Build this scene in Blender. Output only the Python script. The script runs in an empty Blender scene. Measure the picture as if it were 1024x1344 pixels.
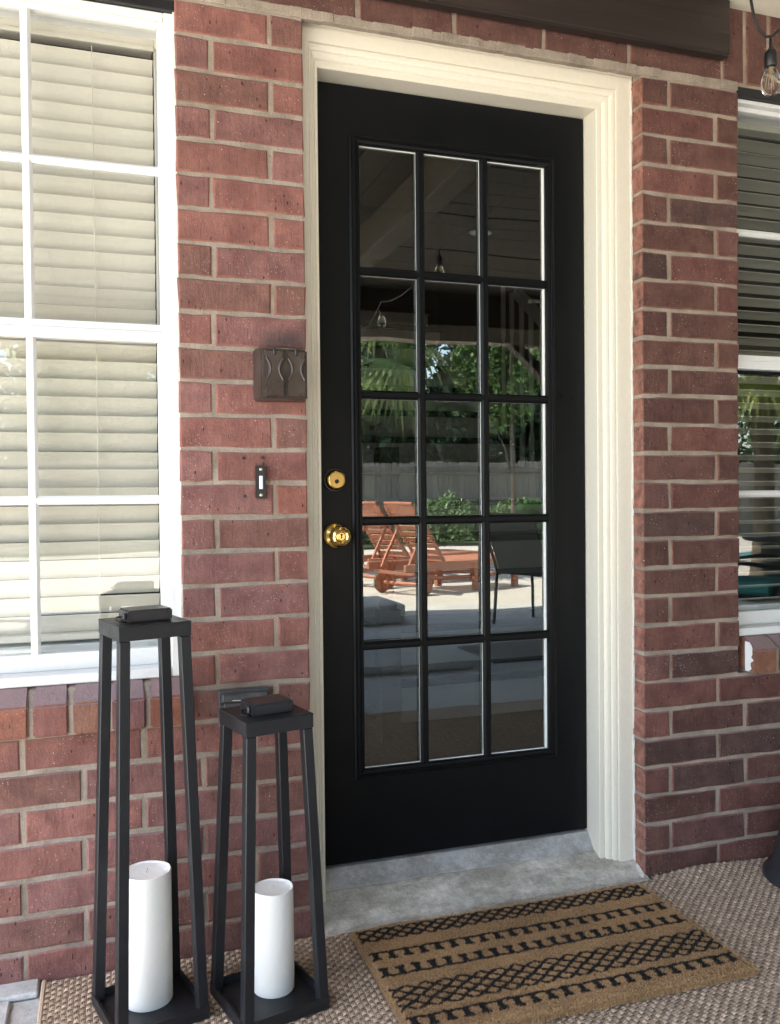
import bpy, bmesh, math, random
import numpy as np
from mathutils import Matrix, Vector

random.seed(7)
rng = np.random.default_rng(7)
R = math.radians
scene = bpy.context.scene
COL = scene.collection

# ------------------------------------------------------------------ camera
cam_pos = Vector((-0.4793, -2.0702, 1.0645))
yaw, pitch, roll = R(18.3636), R(-0.9679), R(-0.5317)
fwd = Vector((math.sin(yaw) * math.cos(pitch), math.cos(yaw) * math.cos(pitch), math.sin(pitch)))
rgt = Vector((math.cos(yaw), -math.sin(yaw), 0))
upv = rgt.cross(fwd)
cr = rgt * math.cos(roll) + upv * math.sin(roll)
cu = -rgt * math.sin(roll) + upv * math.cos(roll)
cd = bpy.data.cameras.new('camera')
cam = bpy.data.objects.new('camera', cd)
COL.objects.link(cam)
m = Matrix((cr, cu, -fwd)).transposed().to_4x4()
m.translation = cam_pos
cam.matrix_world = m
cd.sensor_fit = 'HORIZONTAL'
cd.sensor_width = 36.0
cd.lens = 1150.0 / 1024.0 * 36.0
cd.clip_start = 0.02
cd.clip_end = 500
scene.camera = cam

# ------------------------------------------------------------------ sky, sun, exposure
SUN_EL, SUN_AZ = 64.0, 250.0          # azimuth: compass degrees from +Y clockwise (sun stands at the left, a bit behind the viewer)
w = bpy.data.worlds.new('World')
scene.world = w
w.use_nodes = True
nt = w.node_tree
sky = nt.nodes.new('ShaderNodeTexSky')
sky.sky_type = 'NISHITA'
sky.sun_disc = False
sky.sun_elevation = R(SUN_EL)
sky.sun_rotation = R(SUN_AZ)
sky.air_density = 1.0
sky.dust_density = 1.6
sky.ozone_density = 1.0
nt.links.new(sky.outputs[0], nt.nodes['Background'].inputs[0])
nt.nodes['Background'].inputs[1].default_value = 0.15
sd = bpy.data.lights.new('sun', 'SUN')
sd.energy = 3.8
sd.angle = R(0.53)
sd.color = (1.0, 0.95, 0.87)
sun = bpy.data.objects.new('sun', sd)
COL.objects.link(sun)
sdir = Vector((math.sin(R(SUN_AZ)) * math.cos(R(SUN_EL)), math.cos(R(SUN_AZ)) * math.cos(R(SUN_EL)), math.sin(R(SUN_EL))))
sun.rotation_euler = (-sdir).to_track_quat('-Z', 'Y').to_euler()
sun.location = (-10, -10, 20)
scene.view_settings.view_transform = 'Standard'
scene.view_settings.look = 'None'
scene.view_settings.exposure = 3.1
scene.view_settings.use_white_balance = True
scene.view_settings.white_balance_temperature = 6900
scene.view_settings.white_balance_tint = 10
scene.view_settings.gamma = 1.0
scene.view_settings.use_curve_mapping = False
scene.render.engine = 'CYCLES'
cy = scene.cycles
cy.max_bounces = 14
cy.diffuse_bounces = 7
cy.glossy_bounces = 6
cy.transparent_max_bounces = 24
cy.transmission_bounces = 8
cy.sample_clamp_indirect = 8
cy.use_denoising = True
cy.use_adaptive_sampling = False
try:
    cy.denoiser = 'OPENIMAGEDENOISE'
except Exception:
    pass


# ------------------------------------------------------------------ materials
def mat(name, base=(.5, .5, .5), rough=.6, metal=0., spec=.5, coat=0.):
    mt = bpy.data.materials.new(name)
    mt.use_nodes = True
    b = mt.node_tree.nodes['Principled BSDF']
    b.inputs['Base Color'].default_value = (*base, 1)
    b.inputs['Roughness'].default_value = rough
    b.inputs['Metallic'].default_value = metal
    b.inputs['Specular IOR Level'].default_value = spec
    b.inputs['Coat Weight'].default_value = coat
    return mt


class N:
    """small node-graph helper"""
    def __init__(s, mt):
        s.mt, s.t = mt, mt.node_tree
        s.b = s.t.nodes['Principled BSDF']

    def n(s, typ, **kw):
        nd = s.t.nodes.new(typ)
        for k, v in kw.items():
            setattr(nd, k, v)
        return nd

    def l(s, a, b):
        s.t.links.new(a, b)

    def pos(s, obj=False, scale=(1, 1, 1)):
        if obj:
            o = s.n('ShaderNodeTexCoord').outputs['Object']
        else:
            o = s.n('ShaderNodeNewGeometry').outputs['Position']
        mp = s.n('ShaderNodeMapping')
        mp.inputs['Scale'].default_value = scale
        s.l(o, mp.inputs[0])
        return mp.outputs[0]

    def noise(s, v, scale, det=4, rough=.6, dist=0.):
        nd = s.n('ShaderNodeTexNoise')
        nd.inputs['Scale'].default_value = scale
        nd.inputs['Detail'].default_value = det
        nd.inputs['Roughness'].default_value = rough
        nd.inputs['Distortion'].default_value = dist
        s.l(v, nd.inputs['Vector'])
        return nd.outputs['Fac']

    def voro(s, v, scale, feat='F1'):
        nd = s.n('ShaderNodeTexVoronoi', feature=feat)
        nd.inputs['Scale'].default_value = scale
        s.l(v, nd.inputs['Vector'])
        return nd.outputs['Distance']

    def ramp(s, f, stops):
        nd = s.n('ShaderNodeValToRGB')
        e = nd.color_ramp.elements
        while len(e) < len(stops):
            e.new(.5)
        for i, (p, c) in enumerate(stops):
            e[i].position = p
            e[i].color = (*c, 1) if isinstance(c, tuple) else (c, c, c, 1)
        s.l(f, nd.inputs[0])
        return nd.outputs[0]

    def mix(s, f, a, b, mode='MIX'):
        nd = s.n('ShaderNodeMix', data_type='RGBA', blend_type=mode)
        for sock, v in ((nd.inputs['Factor'], f), (nd.inputs[6], a), (nd.inputs[7], b)):
            if isinstance(v, (int, float)):
                sock.default_value = v if sock.type == 'VALUE' else (v, v, v, 1)
            elif isinstance(v, tuple):
                sock.default_value = (*v, 1)
            else:
                s.l(v, sock)
        return nd.outputs[2]

    def math(s, op, a, b=0., c=0.):
        nd = s.n('ShaderNodeMath', operation=op)
        for i, v in enumerate((a, b, c)):
            if isinstance(v, (int, float)):
                nd.inputs[i].default_value = v
            else:
                s.l(v, nd.inputs[i])
        return nd.outputs[0]

    def bump(s, h, dist, strength=1.):
        nd = s.n('ShaderNodeBump')
        nd.inputs['Distance'].default_value = dist
        nd.inputs['Strength'].default_value = strength
        s.l(h, nd.inputs['Height'])
        prev = s.b.inputs['Normal']
        if prev.is_linked:
            s.l(prev.links[0].from_socket, nd.inputs['Normal'])
        s.l(nd.outputs[0], prev)

    def col(s, o):
        s.l(o, s.b.inputs['Base Color'])

    def rough(s, o):
        s.l(o, s.b.inputs['Roughness'])


def m_brick(tinted=False):
    mt = mat('brick_clay', rough=.85, spec=.25)
    n = N(mt)
    p = n.pos()
    oi = n.n('ShaderNodeObjectInfo')
    at = n.n('ShaderNodeAttribute', attribute_name='tint')
    base = at.outputs['Color'] if tinted else oi.outputs['Color']
    big = n.noise(p, 16, 3, .55)
    c = n.mix(n.ramp(big, [(.38, 0.), (.66, 1.)]), base, n.mix(1., base, (.68, .64, .67), 'MULTIPLY'))
    mid = n.noise(p, 55, 4, .65)
    c = n.mix(n.ramp(mid, [(.45, 0.), (.72, .55)]), c, n.mix(1., c, (1.45, 1.25, 1.1), 'MULTIPLY'))
    fine = n.noise(p, 420, 3, .7)
    c = n.mix(.55, c, n.mix(1., c, n.ramp(fine, [(.3, .62), (.7, 1.38)]), 'MULTIPLY'))
    # mineral and paint specks
    sp = n.voro(p, 130)
    msk = n.noise(p, 9, 3, .6)
    spk = n.math('MULTIPLY', n.ramp(sp, [(.11, 1.), (.18, 0.)]), n.ramp(msk, [(.46, 0.), (.60, 1.)]))
    c = n.mix(n.math('MULTIPLY', spk, .5), c, (.62, .52, .46))
    sp2 = n.voro(p, 42)
    spk2 = n.math('MULTIPLY', n.ramp(sp2, [(.035, 1.), (.055, 0.)]), n.ramp(n.noise(p, 6, 2), [(.5, 0.), (.6, 1.)]))
    c = n.mix(spk2, c, (.75, .68, .6))
    # redder, paler arrises
    ea = n.n('ShaderNodeAttribute', attribute_name='arris')
    c = n.mix(n.math('MULTIPLY', ea.outputs['Fac'], n.ramp(n.noise(p, 38, 3), [(.35, .15), (.65, .85)])), c, (.34, .15, .105))
    # dark pits and drag marks
    pit = n.voro(n.pos(scale=(1, 1, .45)), 70)
    pits = n.math('MULTIPLY', n.ramp(pit, [(.10, 1.), (.16, 0.)]), n.ramp(n.noise(p, 13, 2), [(.46, 0.), (.56, 1.)]))
    c = n.mix(pits, c, n.mix(1., c, (.35, .33, .33), 'MULTIPLY'))
    # the sooty smudge over the outlet cover
    ps = n.n('ShaderNodeVectorMath', operation='SUBTRACT')
    n.l(n.n('ShaderNodeNewGeometry').outputs['Position'], ps.inputs[0])
    ps.inputs[1].default_value = (-.055, 0, 1.44)
    sc = n.n('ShaderNodeVectorMath', operation='MULTIPLY')
    n.l(ps.outputs[0], sc.inputs[0])
    sc.inputs[1].default_value = (11, 0, 26)
    ln = n.n('ShaderNodeVectorMath', operation='LENGTH')
    n.l(sc.outputs[0], ln.inputs[0])
    sm = n.ramp(n.math('ADD', ln.outputs['Value'], n.math('MULTIPLY', n.math('SUBTRACT', n.noise(p, 40), .5), 1.)), [(.1, .8), (1.1, 0.)])
    c = n.mix(sm, c, (.055, .045, .045))
    # paler grey mauve mixed into upward faces
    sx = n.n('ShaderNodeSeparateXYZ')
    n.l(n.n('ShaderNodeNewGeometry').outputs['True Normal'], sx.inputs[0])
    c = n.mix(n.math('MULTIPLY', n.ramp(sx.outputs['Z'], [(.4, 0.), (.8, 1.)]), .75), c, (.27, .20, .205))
    n.col(c)
    n.bump(fine, .0016, 1.)
    n.bump(mid, .003, .6)
    n.bump(n.noise(n.pos(scale=(1, 1, .25)), 90, 3, .6), .003, .7)
    n.bump(n.math('SUBTRACT', 1., pits), .002, .8)
    return mt


def m_mortar():
    mt = mat('mortar_sandy', rough=.95, spec=.1)
    n = N(mt)
    p = n.pos()
    a = n.noise(p, 12, 4)
    b = n.noise(p, 300, 3, .7)
    c = n.ramp(a, [(.3, (.20, .162, .128)), (.7, (.36, .30, .24))])
    c = n.mix(.5, c, n.mix(1., c, n.ramp(b, [(.3, .6), (.7, 1.3)]), 'MULTIPLY'))
    n.col(c)
    n.bump(b, .0015)
    n.bump(n.noise(p, 60, 3), .003)
    return mt


def m_paint(name, col, rough=.4, dirt=.2, dcol=(.3, .28, .24), bump=.0006, scale=1.):
    mt = mat(name, col, rough)
    n = N(mt)
    p = n.pos()
    a = n.noise(p, 7 * scale, 5, .65)
    d = n.ramp(a, [(.5, 0.), (.85, dirt)])
    c = n.mix(d, col, dcol)
    f = n.noise(p, 90 * scale, 4, .7)
    c = n.mix(.2, c, n.mix(1., c, n.ramp(f, [(.3, .8), (.7, 1.12)]), 'MULTIPLY'))
    n.col(c)
    n.rough(n.ramp(a, [(.3, rough * .8), (.8, min(1, rough * 1.35))]))
    n.bump(n.noise(n.pos(scale=(1, 1, .15)), 160 * scale, 3, .6), bump)
    n.bump(n.noise(p, 22 * scale, 2), bump * 1.5)
    return mt


def m_wood(name, c0, c1, axis='x', rough=.6, knots=False):
    mt = mat(name, c0, rough)
    n = N(mt)
    s = {'x': (.06, 1, 1), 'y': (1, .06, 1), 'z': (1, 1, .06)}[axis]
    p = n.pos(scale=s)
    oi = n.n('ShaderNodeObjectInfo')
    cb = n.n('ShaderNodeVectorMath', operation='ADD')
    n.l(p, cb.inputs[0])
    n.l(oi.outputs['Random'], cb.inputs[1])
    g = n.noise(cb.outputs[0], 45, 5, .65, .6)
    c = n.ramp(g, [(.3, c0), (.7, c1)])
    c = n.mix(.45, c, n.mix(1., c, n.ramp(oi.outputs['Random'], [(0., .65), (1., 1.35)]), 'MULTIPLY'))
    if knots:
        k = n.ramp(n.voro(n.pos(scale=(1, 1, 1)), 2.6), [(.05, 1.), (.1, 0.)])
        c = n.mix(k, c, tuple(x * .3 for x in c0))
    n.col(c)
    n.bump(g, .0015, .6)
    return mt


def m_glass(name, ior=2.0, tint=(.9, .93, .91)):
    mt = bpy.data.materials.new(name)
    mt.use_nodes = True
    t = mt.node_tree
    for nd in list(t.nodes):
        t.nodes.remove(nd)
    o = t.nodes.new('ShaderNodeOutputMaterial')
    mx = t.nodes.new('ShaderNodeMixShader')
    tr = t.nodes.new('ShaderNodeBsdfTransparent')
    gl = t.nodes.new('ShaderNodeBsdfGlossy')
    lw = t.nodes.new('ShaderNodeLayerWeight')          # Schlick reflectance, the same from both sides
    lw.inputs[0].default_value = .5
    pw = t.nodes.new('ShaderNodeMath')
    pw.operation = 'POWER'
    pw.inputs[1].default_value = 5
    t.links.new(lw.outputs['Facing'], pw.inputs[0])
    fr = t.nodes.new('ShaderNodeMath')
    fr.operation = 'MULTIPLY_ADD'
    r0 = ((ior - 1) / (ior + 1)) ** 2
    fr.inputs[1].default_value = 1 - r0
    fr.inputs[2].default_value = r0
    t.links.new(pw.outputs[0], fr.inputs[0])
    gl.inputs['Roughness'].default_value = 0.0
    gl.inputs['Color'].default_value = (.95, 1, .97, 1)
    tr.inputs['Color'].default_value = (*tint, 1)
    g = t.nodes.new('ShaderNodeNewGeometry')
    nz = t.nodes.new('ShaderNodeTexNoise')
    nz.inputs['Scale'].default_value = 3.2
    nz.inputs['Detail'].default_value = 1
    t.links.new(g.outputs['Position'], nz.inputs['Vector'])
    bp = t.nodes.new('ShaderNodeBump')
    bp.inputs['Distance'].default_value = .0016
    bp.inputs['Strength'].default_value = .35
    t.links.new(nz.outputs['Fac'], bp.inputs['Height'])
    t.links.new(bp.outputs[0], gl.inputs['Normal'])
    t.links.new(fr.outputs[0], mx.inputs[0])
    t.links.new(tr.outputs[0], mx.inputs[1])
    t.links.new(gl.outputs[0], mx.inputs[2])
    t.links.new(mx.outputs[0], o.inputs[0])
    return mt


def m_attr(name, rough=.9, fine=500, amp=.35, spec=.15, trans=0.):
    """colour comes from the mesh colour attribute 'tint' plus fine grain"""
    mt = mat(name, rough=rough, spec=spec)
    n = N(mt)
    at = n.n('ShaderNodeAttribute', attribute_name='tint')
    p = n.pos()
    f = n.noise(p, fine, 3, .7)
    c = n.mix(1., at.outputs['Color'], n.ramp(f, [(.3, 1 - amp), (.7, 1 + amp)]), 'MULTIPLY')
    n.col(c)
    if trans:
        tb = n.n('ShaderNodeBsdfTranslucent')
        n.l(c, tb.inputs['Color'])
        mx = n.n('ShaderNodeMixShader')
        mx.inputs[0].default_value = trans
        n.l(n.b.outputs[0], mx.inputs[1])
        n.l(tb.outputs[0], mx.inputs[2])
        n.l(mx.outputs[0], n.t.nodes['Material Output'].inputs[0])
    else:
        n.bump(f, .001)
    return mt


def m_concrete(name, c0, c1, scale=1., patches=False, rough=.85):
    mt = mat(name, c0, rough, spec=.3)
    n = N(mt)
    p = n.pos()
    a = n.noise(p, 5 * scale, 6, .7)
    b = n.noise(p, 45 * scale, 5, .7)
    f = n.noise(p, 380 * scale, 3, .7)
    c = n.ramp(a, [(.35, c0), (.65, c1)])
    c = n.mix(.6, c, n.mix(1., c, n.ramp(b, [(.3, .65), (.7, 1.25)]), 'MULTIPLY'))
    c = n.mix(.5, c, n.mix(1., c, n.ramp(f, [(.3, .7), (.7, 1.25)]), 'MULTIPLY'))
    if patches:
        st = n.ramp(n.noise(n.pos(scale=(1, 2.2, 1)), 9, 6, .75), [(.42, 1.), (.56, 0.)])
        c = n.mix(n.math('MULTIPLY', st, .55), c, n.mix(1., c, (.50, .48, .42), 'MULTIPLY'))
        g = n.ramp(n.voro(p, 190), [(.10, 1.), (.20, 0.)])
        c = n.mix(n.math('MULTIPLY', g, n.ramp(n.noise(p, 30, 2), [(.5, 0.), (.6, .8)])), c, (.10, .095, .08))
    n.col(c)
    n.bump(b, .004)
    n.bump(f, .001)
    return mt


M = {}
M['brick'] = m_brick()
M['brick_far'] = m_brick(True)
M['mortar'] = m_mortar()
M['cream'] = m_paint('cream_trim_paint', (.67, .622, .515), .42, .12, (.6, .52, .4), .00018)
M['white'] = m_paint('white_frame_paint', (.67, .665, .645), .35, .18, (.6, .57, .52), .0002)
M['soffit'] = m_paint('cream_soffit_paint', (.74, .68, .55), .6, .15)
M['black'] = m_paint('black_door_paint', (.005, .0055, .006), .34, .05, (.012, .012, .012), .0003)
M['black'].node_tree.nodes['Principled BSDF'].inputs['Specular IOR Level'].default_value = .13
M['blackframe'] = m_paint('black_steel_paint', (.010, .010, .011), .4, .2, (.02, .02, .02), .0003)
M['grille'] = mat('white_inner_grille', (.82, .82, .78), .4)
M['blind_dim'] = m_paint('dusty_blind_slats', (.31, .31, .26), .5, .1, (.25, .25, .21), .0003)  # darker grey green than the left blind
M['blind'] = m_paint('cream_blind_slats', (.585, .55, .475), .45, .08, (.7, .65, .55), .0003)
M['cord'] = mat('blind_cord', (.55, .52, .45), .8)
M['lantern'] = m_paint('charcoal_lantern_paint', (.0125, .0132, .015), .42, .3, (.035, .035, .038), .0004, 2)
M['lantern'].node_tree.nodes['Principled BSDF'].inputs['Specular IOR Level'].default_value = .35
M['beam'] = m_wood('dark_stained_beam', (.013, .0075, .0055), (.03, .018, .013), 'x', .55)
M['beamy'] = m_wood('dark_stained_beam_along', (.011, .007, .005), (.026, .016, .011), 'y', .55)
M['plankx'] = m_wood('weathered_ceiling_board', (.032, .027, .021), (.066, .055, .042), 'x', .75, True)
M['planky'] = m_wood('weathered_ceiling_board_along', (.035, .028, .02), (.07, .056, .04), 'y', .75, True)
M['palebeam'] = m_wood('pale_porch_beam', (.08, .066, .048), (.12, .1, .075), 'y', .7, True)
M['teak'] = m_wood('orange_stained_wood', (.40, .15, .085), (.54, .215, .125), 'x', .5)
M['fence'] = m_wood('grey_fence_wood', (.17, .14, .115), (.33, .28, .23), 'z', .85)
M['siding'] = m_paint('pale_inner_wall', (.80, .77, .70), .8, .1)
M['brass'] = mat('polished_brass', (.83, .58, .2), .16, 1.)
M['darkmetal'] = mat('dark_metal', (.03, .03, .03), .4, .8)
M['brown'] = m_paint('brown_outlet_plastic', (.040, .026, .021), .3, .3, (.14, .11, .1), .0003, 2)
M['plastic'] = mat('black_plastic', (.012, .012, .014), .35)
M['greyplastic'] = m_paint('grey_weathered_cover', (.05, .05, .052), .5, .5, (.16, .16, .15), .0005, 3)
M['button'] = mat('pale_button', (.65, .70, .78), .25)
M['screw'] = mat('steel_screw', (.62, .58, .45), .3, 1.)
M['thresh'] = m_concrete('worn_grey_threshold', (.34, .33, .315), (.44, .43, .41), 1.4, True, rough=.45)
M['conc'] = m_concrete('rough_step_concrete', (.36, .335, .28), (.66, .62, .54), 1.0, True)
M['patio'] = m_concrete('patio_concrete', (.42, .42, .40), (.56, .56, .53), .5)
M['paver'] = m_concrete('grey_paver', (.40, .40, .38), (.54, .54, .52), 1.3)
M['deck'] = m_concrete('pale_deck_concrete', (.44, .41, .36), (.54, .50, .44), .4)
M['caulk'] = m_paint('white_caulk', (.62, .60, .55), .8, .5, (.4, .36, .32), .003)
M['candle'] = mat('ivory_candle_wax', (.86, .83, .76), .45)
n = N(M['candle'])
n.b.inputs['Subsurface Weight'].default_value = .25
n.b.inputs['Subsurface Radius'].default_value = (.02, .014, .01)
n.bump(n.noise(n.pos(), 60, 3), .0008)
M['weave'] = m_attr('woven_jute', .9, 700, .35)
M['rugbase'] = m_attr('jute_backing', .95, 700, .3)
M['coir'] = m_attr('coir_fibre', .95, 900, .35)
M['glass'] = m_glass('door_glass', 2.3, (.5, .51, .50))
M['winglass'] = m_glass('window_glass', 1.95, (.95, .96, .95))
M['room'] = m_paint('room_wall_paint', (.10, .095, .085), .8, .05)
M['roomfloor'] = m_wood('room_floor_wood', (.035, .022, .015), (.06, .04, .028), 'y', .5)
M['tread'] = m_wood('dark_stair_wood', (.03, .018, .012), (.06, .035, .022), 'x', .35)
M['greyjamb'] = m_paint('dusty_inner_jamb', (.42, .41, .38), .6, .2)  # jamb greyed: the shade behind the sash is in the colour
M['newel'] = m_paint('dull_newel_paint', (.10, .085, .065), .6, .1)
M['sling'] = mat('dark_sling_fabric', (.045, .045, .04), .8)
M['cyan'] = mat('turquoise_cushion', (.08, .5, .5), .7)
M['wing'] = mat('dark_brick_wing', (.10, .05, .04), .9)
M['rubber'] = mat('black_cable_rubber', (.008, .008, .008), .55)
M['leaf'] = m_attr('leaf_green', .45, 60, .2, .4, .25)
M['bark'] = m_concrete('tree_bark', (.09, .07, .05), (.2, .16, .12), 3)
M['pot'] = m_paint('charcoal_plastic', (.022, .023, .027), .35, .3, (.05, .05, .055), .0002)
M['fix'] = mat('white_fixture', (.32, .32, .30), .5)
M['greyrug'] = m_concrete('grey_outdoor_rug', (.06, .055, .05), (.1, .09, .08), 3)
M['siding2'] = m_paint('far_house_wall', (.32, .29, .25), .8, .2)
M['roofshingle'] = m_concrete('dark_shingle', (.05, .045, .04), (.1, .09, .08), 2)
# bulb glass and glowing-free filament
bg = mat('clear_bulb_glass', (1, 1, 1), .02)
bg.node_tree.nodes['Principled BSDF'].inputs['Transmission Weight'].default_value = 1
bg.node_tree.nodes['Principled BSDF'].inputs['IOR'].default_value = 1.3
M['bulb'] = bg
M['filament'] = mat('amber_filament', (.35, .26, .14), .3)
gr = mat('lawn_green', (.07, .12, .03), .9)
n = N(gr)
n.col(n.ramp(n.noise(n.pos(), 6, 5, .7), [(.3, (.04, .08, .02)), (.7, (.13, .17, .05))]))
n.bump(n.noise(n.pos(), 60, 3), .03)
M['lawn'] = gr
wt = mat('pool_water', (.06, .38, .42), .05)
n = N(wt)
n.bump(n.noise(n.pos(), 5, 3), .03)
M['water'] = wt


# ------------------------------------------------------------------ mesh helpers
class MB:
    def __init__(s):
        s.v, s.f = [], []

    def add(s, vs, fs):
        o = len(s.v)
        s.v += [tuple(v) for v in vs]
        s.f += [tuple(i + o for i in f) for f in fs]

    def box(s, a, b, rot=None, c=None):
        x0, y0, z0 = a
        x1, y1, z1 = b
        vs = [Vector(p) for p in ((x0, y0, z0), (x1, y0, z0), (x1, y1, z0), (x0, y1, z0), (x0, y0, z1), (x1, y0, z1), (x1, y1, z1), (x0, y1, z1))]
        if rot is not None:
            cc = Vector(c) if c else (Vector(a) + Vector(b)) / 2
            vs = [rot @ (v - cc) + cc for v in vs]
        s.add(vs, [(0, 3, 2, 1), (4, 5, 6, 7), (0, 1, 5, 4), (1, 2, 6, 5), (2, 3, 7, 6), (3, 0, 4, 7)])

    def bar(s, p, q, wx, wy, up=(0, 0, 1), ends=1.):
        """box along p->q, wx across, wy in the 'up' sense; ends scales the far end"""
        p, q = Vector(p), Vector(q)
        d = (q - p).normalized()
        u = Vector(up)
        sdv = d.cross(u)
        if sdv.length < 1e-5:
            sdv = Vector((1, 0, 0))
        sdv.normalize()
        u = sdv.cross(d)
        vs = []
        for c, k in ((p, 1), (q, ends)):
            for a, b in ((-1, -1), (1, -1), (1, 1), (-1, 1)):
                vs.append(c + sdv * a * wx / 2 * k + u * b * wy / 2 * k)
        s.add(vs, [(0, 1, 2, 3), (7, 6, 5, 4), (0, 4, 5, 1), (1, 5, 6, 2), (2, 6, 7, 3), (3, 7, 4, 0)])

    def tube(s, pts, rad, seg=10, cap=True):
        pts = [Vector(p) for p in pts]
        rad = [rad] * len(pts) if isinstance(rad, (int, float)) else rad
        vs, n_ = [], len(pts)
        ref = None
        for i, p in enumerate(pts):
            d = (pts[min(i + 1, n_ - 1)] - pts[max(i - 1, 0)]).normalized()
            if ref is None:
                ref = Vector((0, 0, 1)) if abs(d.z) < .9 else Vector((1, 0, 0))
            a = d.cross(ref).normalized()
            b = a.cross(d).normalized()
            ref = b
            for k in range(seg):
                t = 2 * math.pi * k / seg
                vs.append(p + (a * math.cos(t) + b * math.sin(t)) * rad[i])
        fs = [(i * seg + k, i * seg + (k + 1) % seg, (i + 1) * seg + (k + 1) % seg, (i + 1) * seg + k) for i in range(n_ - 1) for k in range(seg)]
        if cap:
            fs += [tuple(range(seg))[::-1], tuple((n_ - 1) * seg + k for k in range(seg))]
        s.add(vs, fs)

    def lathe(s, prof, c=(0, 0, 0), seg=32, axis='z'):
        vs = []
        for r, h in prof:
            for k in range(seg):
                t = 2 * math.pi * k / seg
                x, y = r * math.cos(t), r * math.sin(t)
                p = {'z': (x, y, h), 'y': (x, h, y), 'x': (h, x, y)}[axis]
                vs.append((c[0] + p[0], c[1] + p[1], c[2] + p[2]))
        fs = [(i * seg + k, i * seg + (k + 1) % seg, (i + 1) * seg + (k + 1) % seg, (i + 1) * seg + k) for i in range(len(prof) - 1) for k in range(seg)]
        fs.append(tuple(range(seg))[::-1])
        fs.append(tuple((len(prof) - 1) * seg + k for k in range(seg)))
        s.add(vs, fs)

    def mesh(s, name, mt, smooth=False, bevel=0., fix=True, bseg=1):
        me = bpy.data.meshes.new(name)
        me.from_pydata([tuple(v) for v in s.v], [], s.f)
        if fix or bevel:
            bm = bmesh.new()
            bm.from_mesh(me)
            if bevel:
                es = [e for e in bm.edges if len(e.link_faces) == 2 and e.calc_face_angle(0) > .5]
                bmesh.ops.bevel(bm, geom=es, offset=bevel, segments=bseg, affect='EDGES', clamp_overlap=True)
            bmesh.ops.recalc_face_normals(bm, faces=bm.faces)
            bm.to_mesh(me)
            bm.free()
        if smooth:
            me.shade_smooth()
            try:
                me.set_sharp_from_angle(angle=R(38))
            except Exception:
                pass
        if mt:
            me.materials.append(mt)
        return me

    def obj(s, name, mt, parent=None, smooth=False, bevel=0., loc=None, bseg=1, **kw):
        return link(name, s.mesh(name, mt, smooth, bevel, bseg=bseg), parent, loc, **kw)


def link(name, me, parent=None, loc=None, **kw):
    o = bpy.data.objects.new(name, me)
    COL.objects.link(o)
    if parent is not None:
        o.parent = parent
    if loc is not None:
        o.location = loc
    for k, v in kw.items():
        o[k] = v
    return o


def box(a, b):
    q = MB()
    q.box(a, b)
    return q


def thing(name, label, cat, loc=(0, 0, 0), rz=0., group=None, kind=None):
    o = bpy.data.objects.new(name, None)
    COL.objects.link(o)
    o.empty_display_size = .1
    o.location = loc
    o.rotation_euler = (0, 0, rz)
    o['label'] = label
    o['category'] = cat
    if group:
        o['group'] = group
    if kind:
        o['kind'] = kind
    return o


def children(o):
    return [c for c in bpy.data.objects if c.parent == o]


def copy_tree(o, parent=None):
    c = o.copy()
    COL.objects.link(c)
    if parent:
        c.parent = parent
    for ch in children(o):
        copy_tree(ch, c)
    return c


def fast_mesh(name, V, F4, mt, tint=None, smooth=False):
    """numpy quads -> mesh; tint = per-vertex rgb"""
    V = np.asarray(V, np.float32)
    F4 = np.asarray(F4, np.int32)
    k = F4.shape[1]
    me = bpy.data.meshes.new(name)
    me.vertices.add(len(V))
    me.vertices.foreach_set('co', V.ravel())
    me.loops.add(F4.size)
    me.loops.foreach_set('vertex_index', F4.ravel())
    me.polygons.add(len(F4))
    me.polygons.foreach_set('loop_start', np.arange(0, F4.size, k, dtype=np.int32))
    me.polygons.foreach_set('loop_total', np.full(len(F4), k, np.int32))
    me.update(calc_edges=True)
    if tint is not None:
        a = me.color_attributes.new('tint', 'FLOAT_COLOR', 'POINT')
        c = np.ones((len(V), 4), np.float32)
        c[:, :3] = tint
        a.data.foreach_set('color', c.ravel())
    me.materials.append(mt)
    if smooth:
        me.shade_smooth()
    return me


# ================================================================== LARGE STRUCTURE
PZ = -0.004


def jz(k):
    return 1.1007 - 0.0794 * (k - 13)


BR, GAP, MOD = .2445, .0095, .254
H = .0794 - .0095
wall = thing('brick_wall', 'red brick house wall with sandy mortar around the black door and both windows', 'wall', kind='thing')

# ---- bricks
_var = {}


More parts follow.
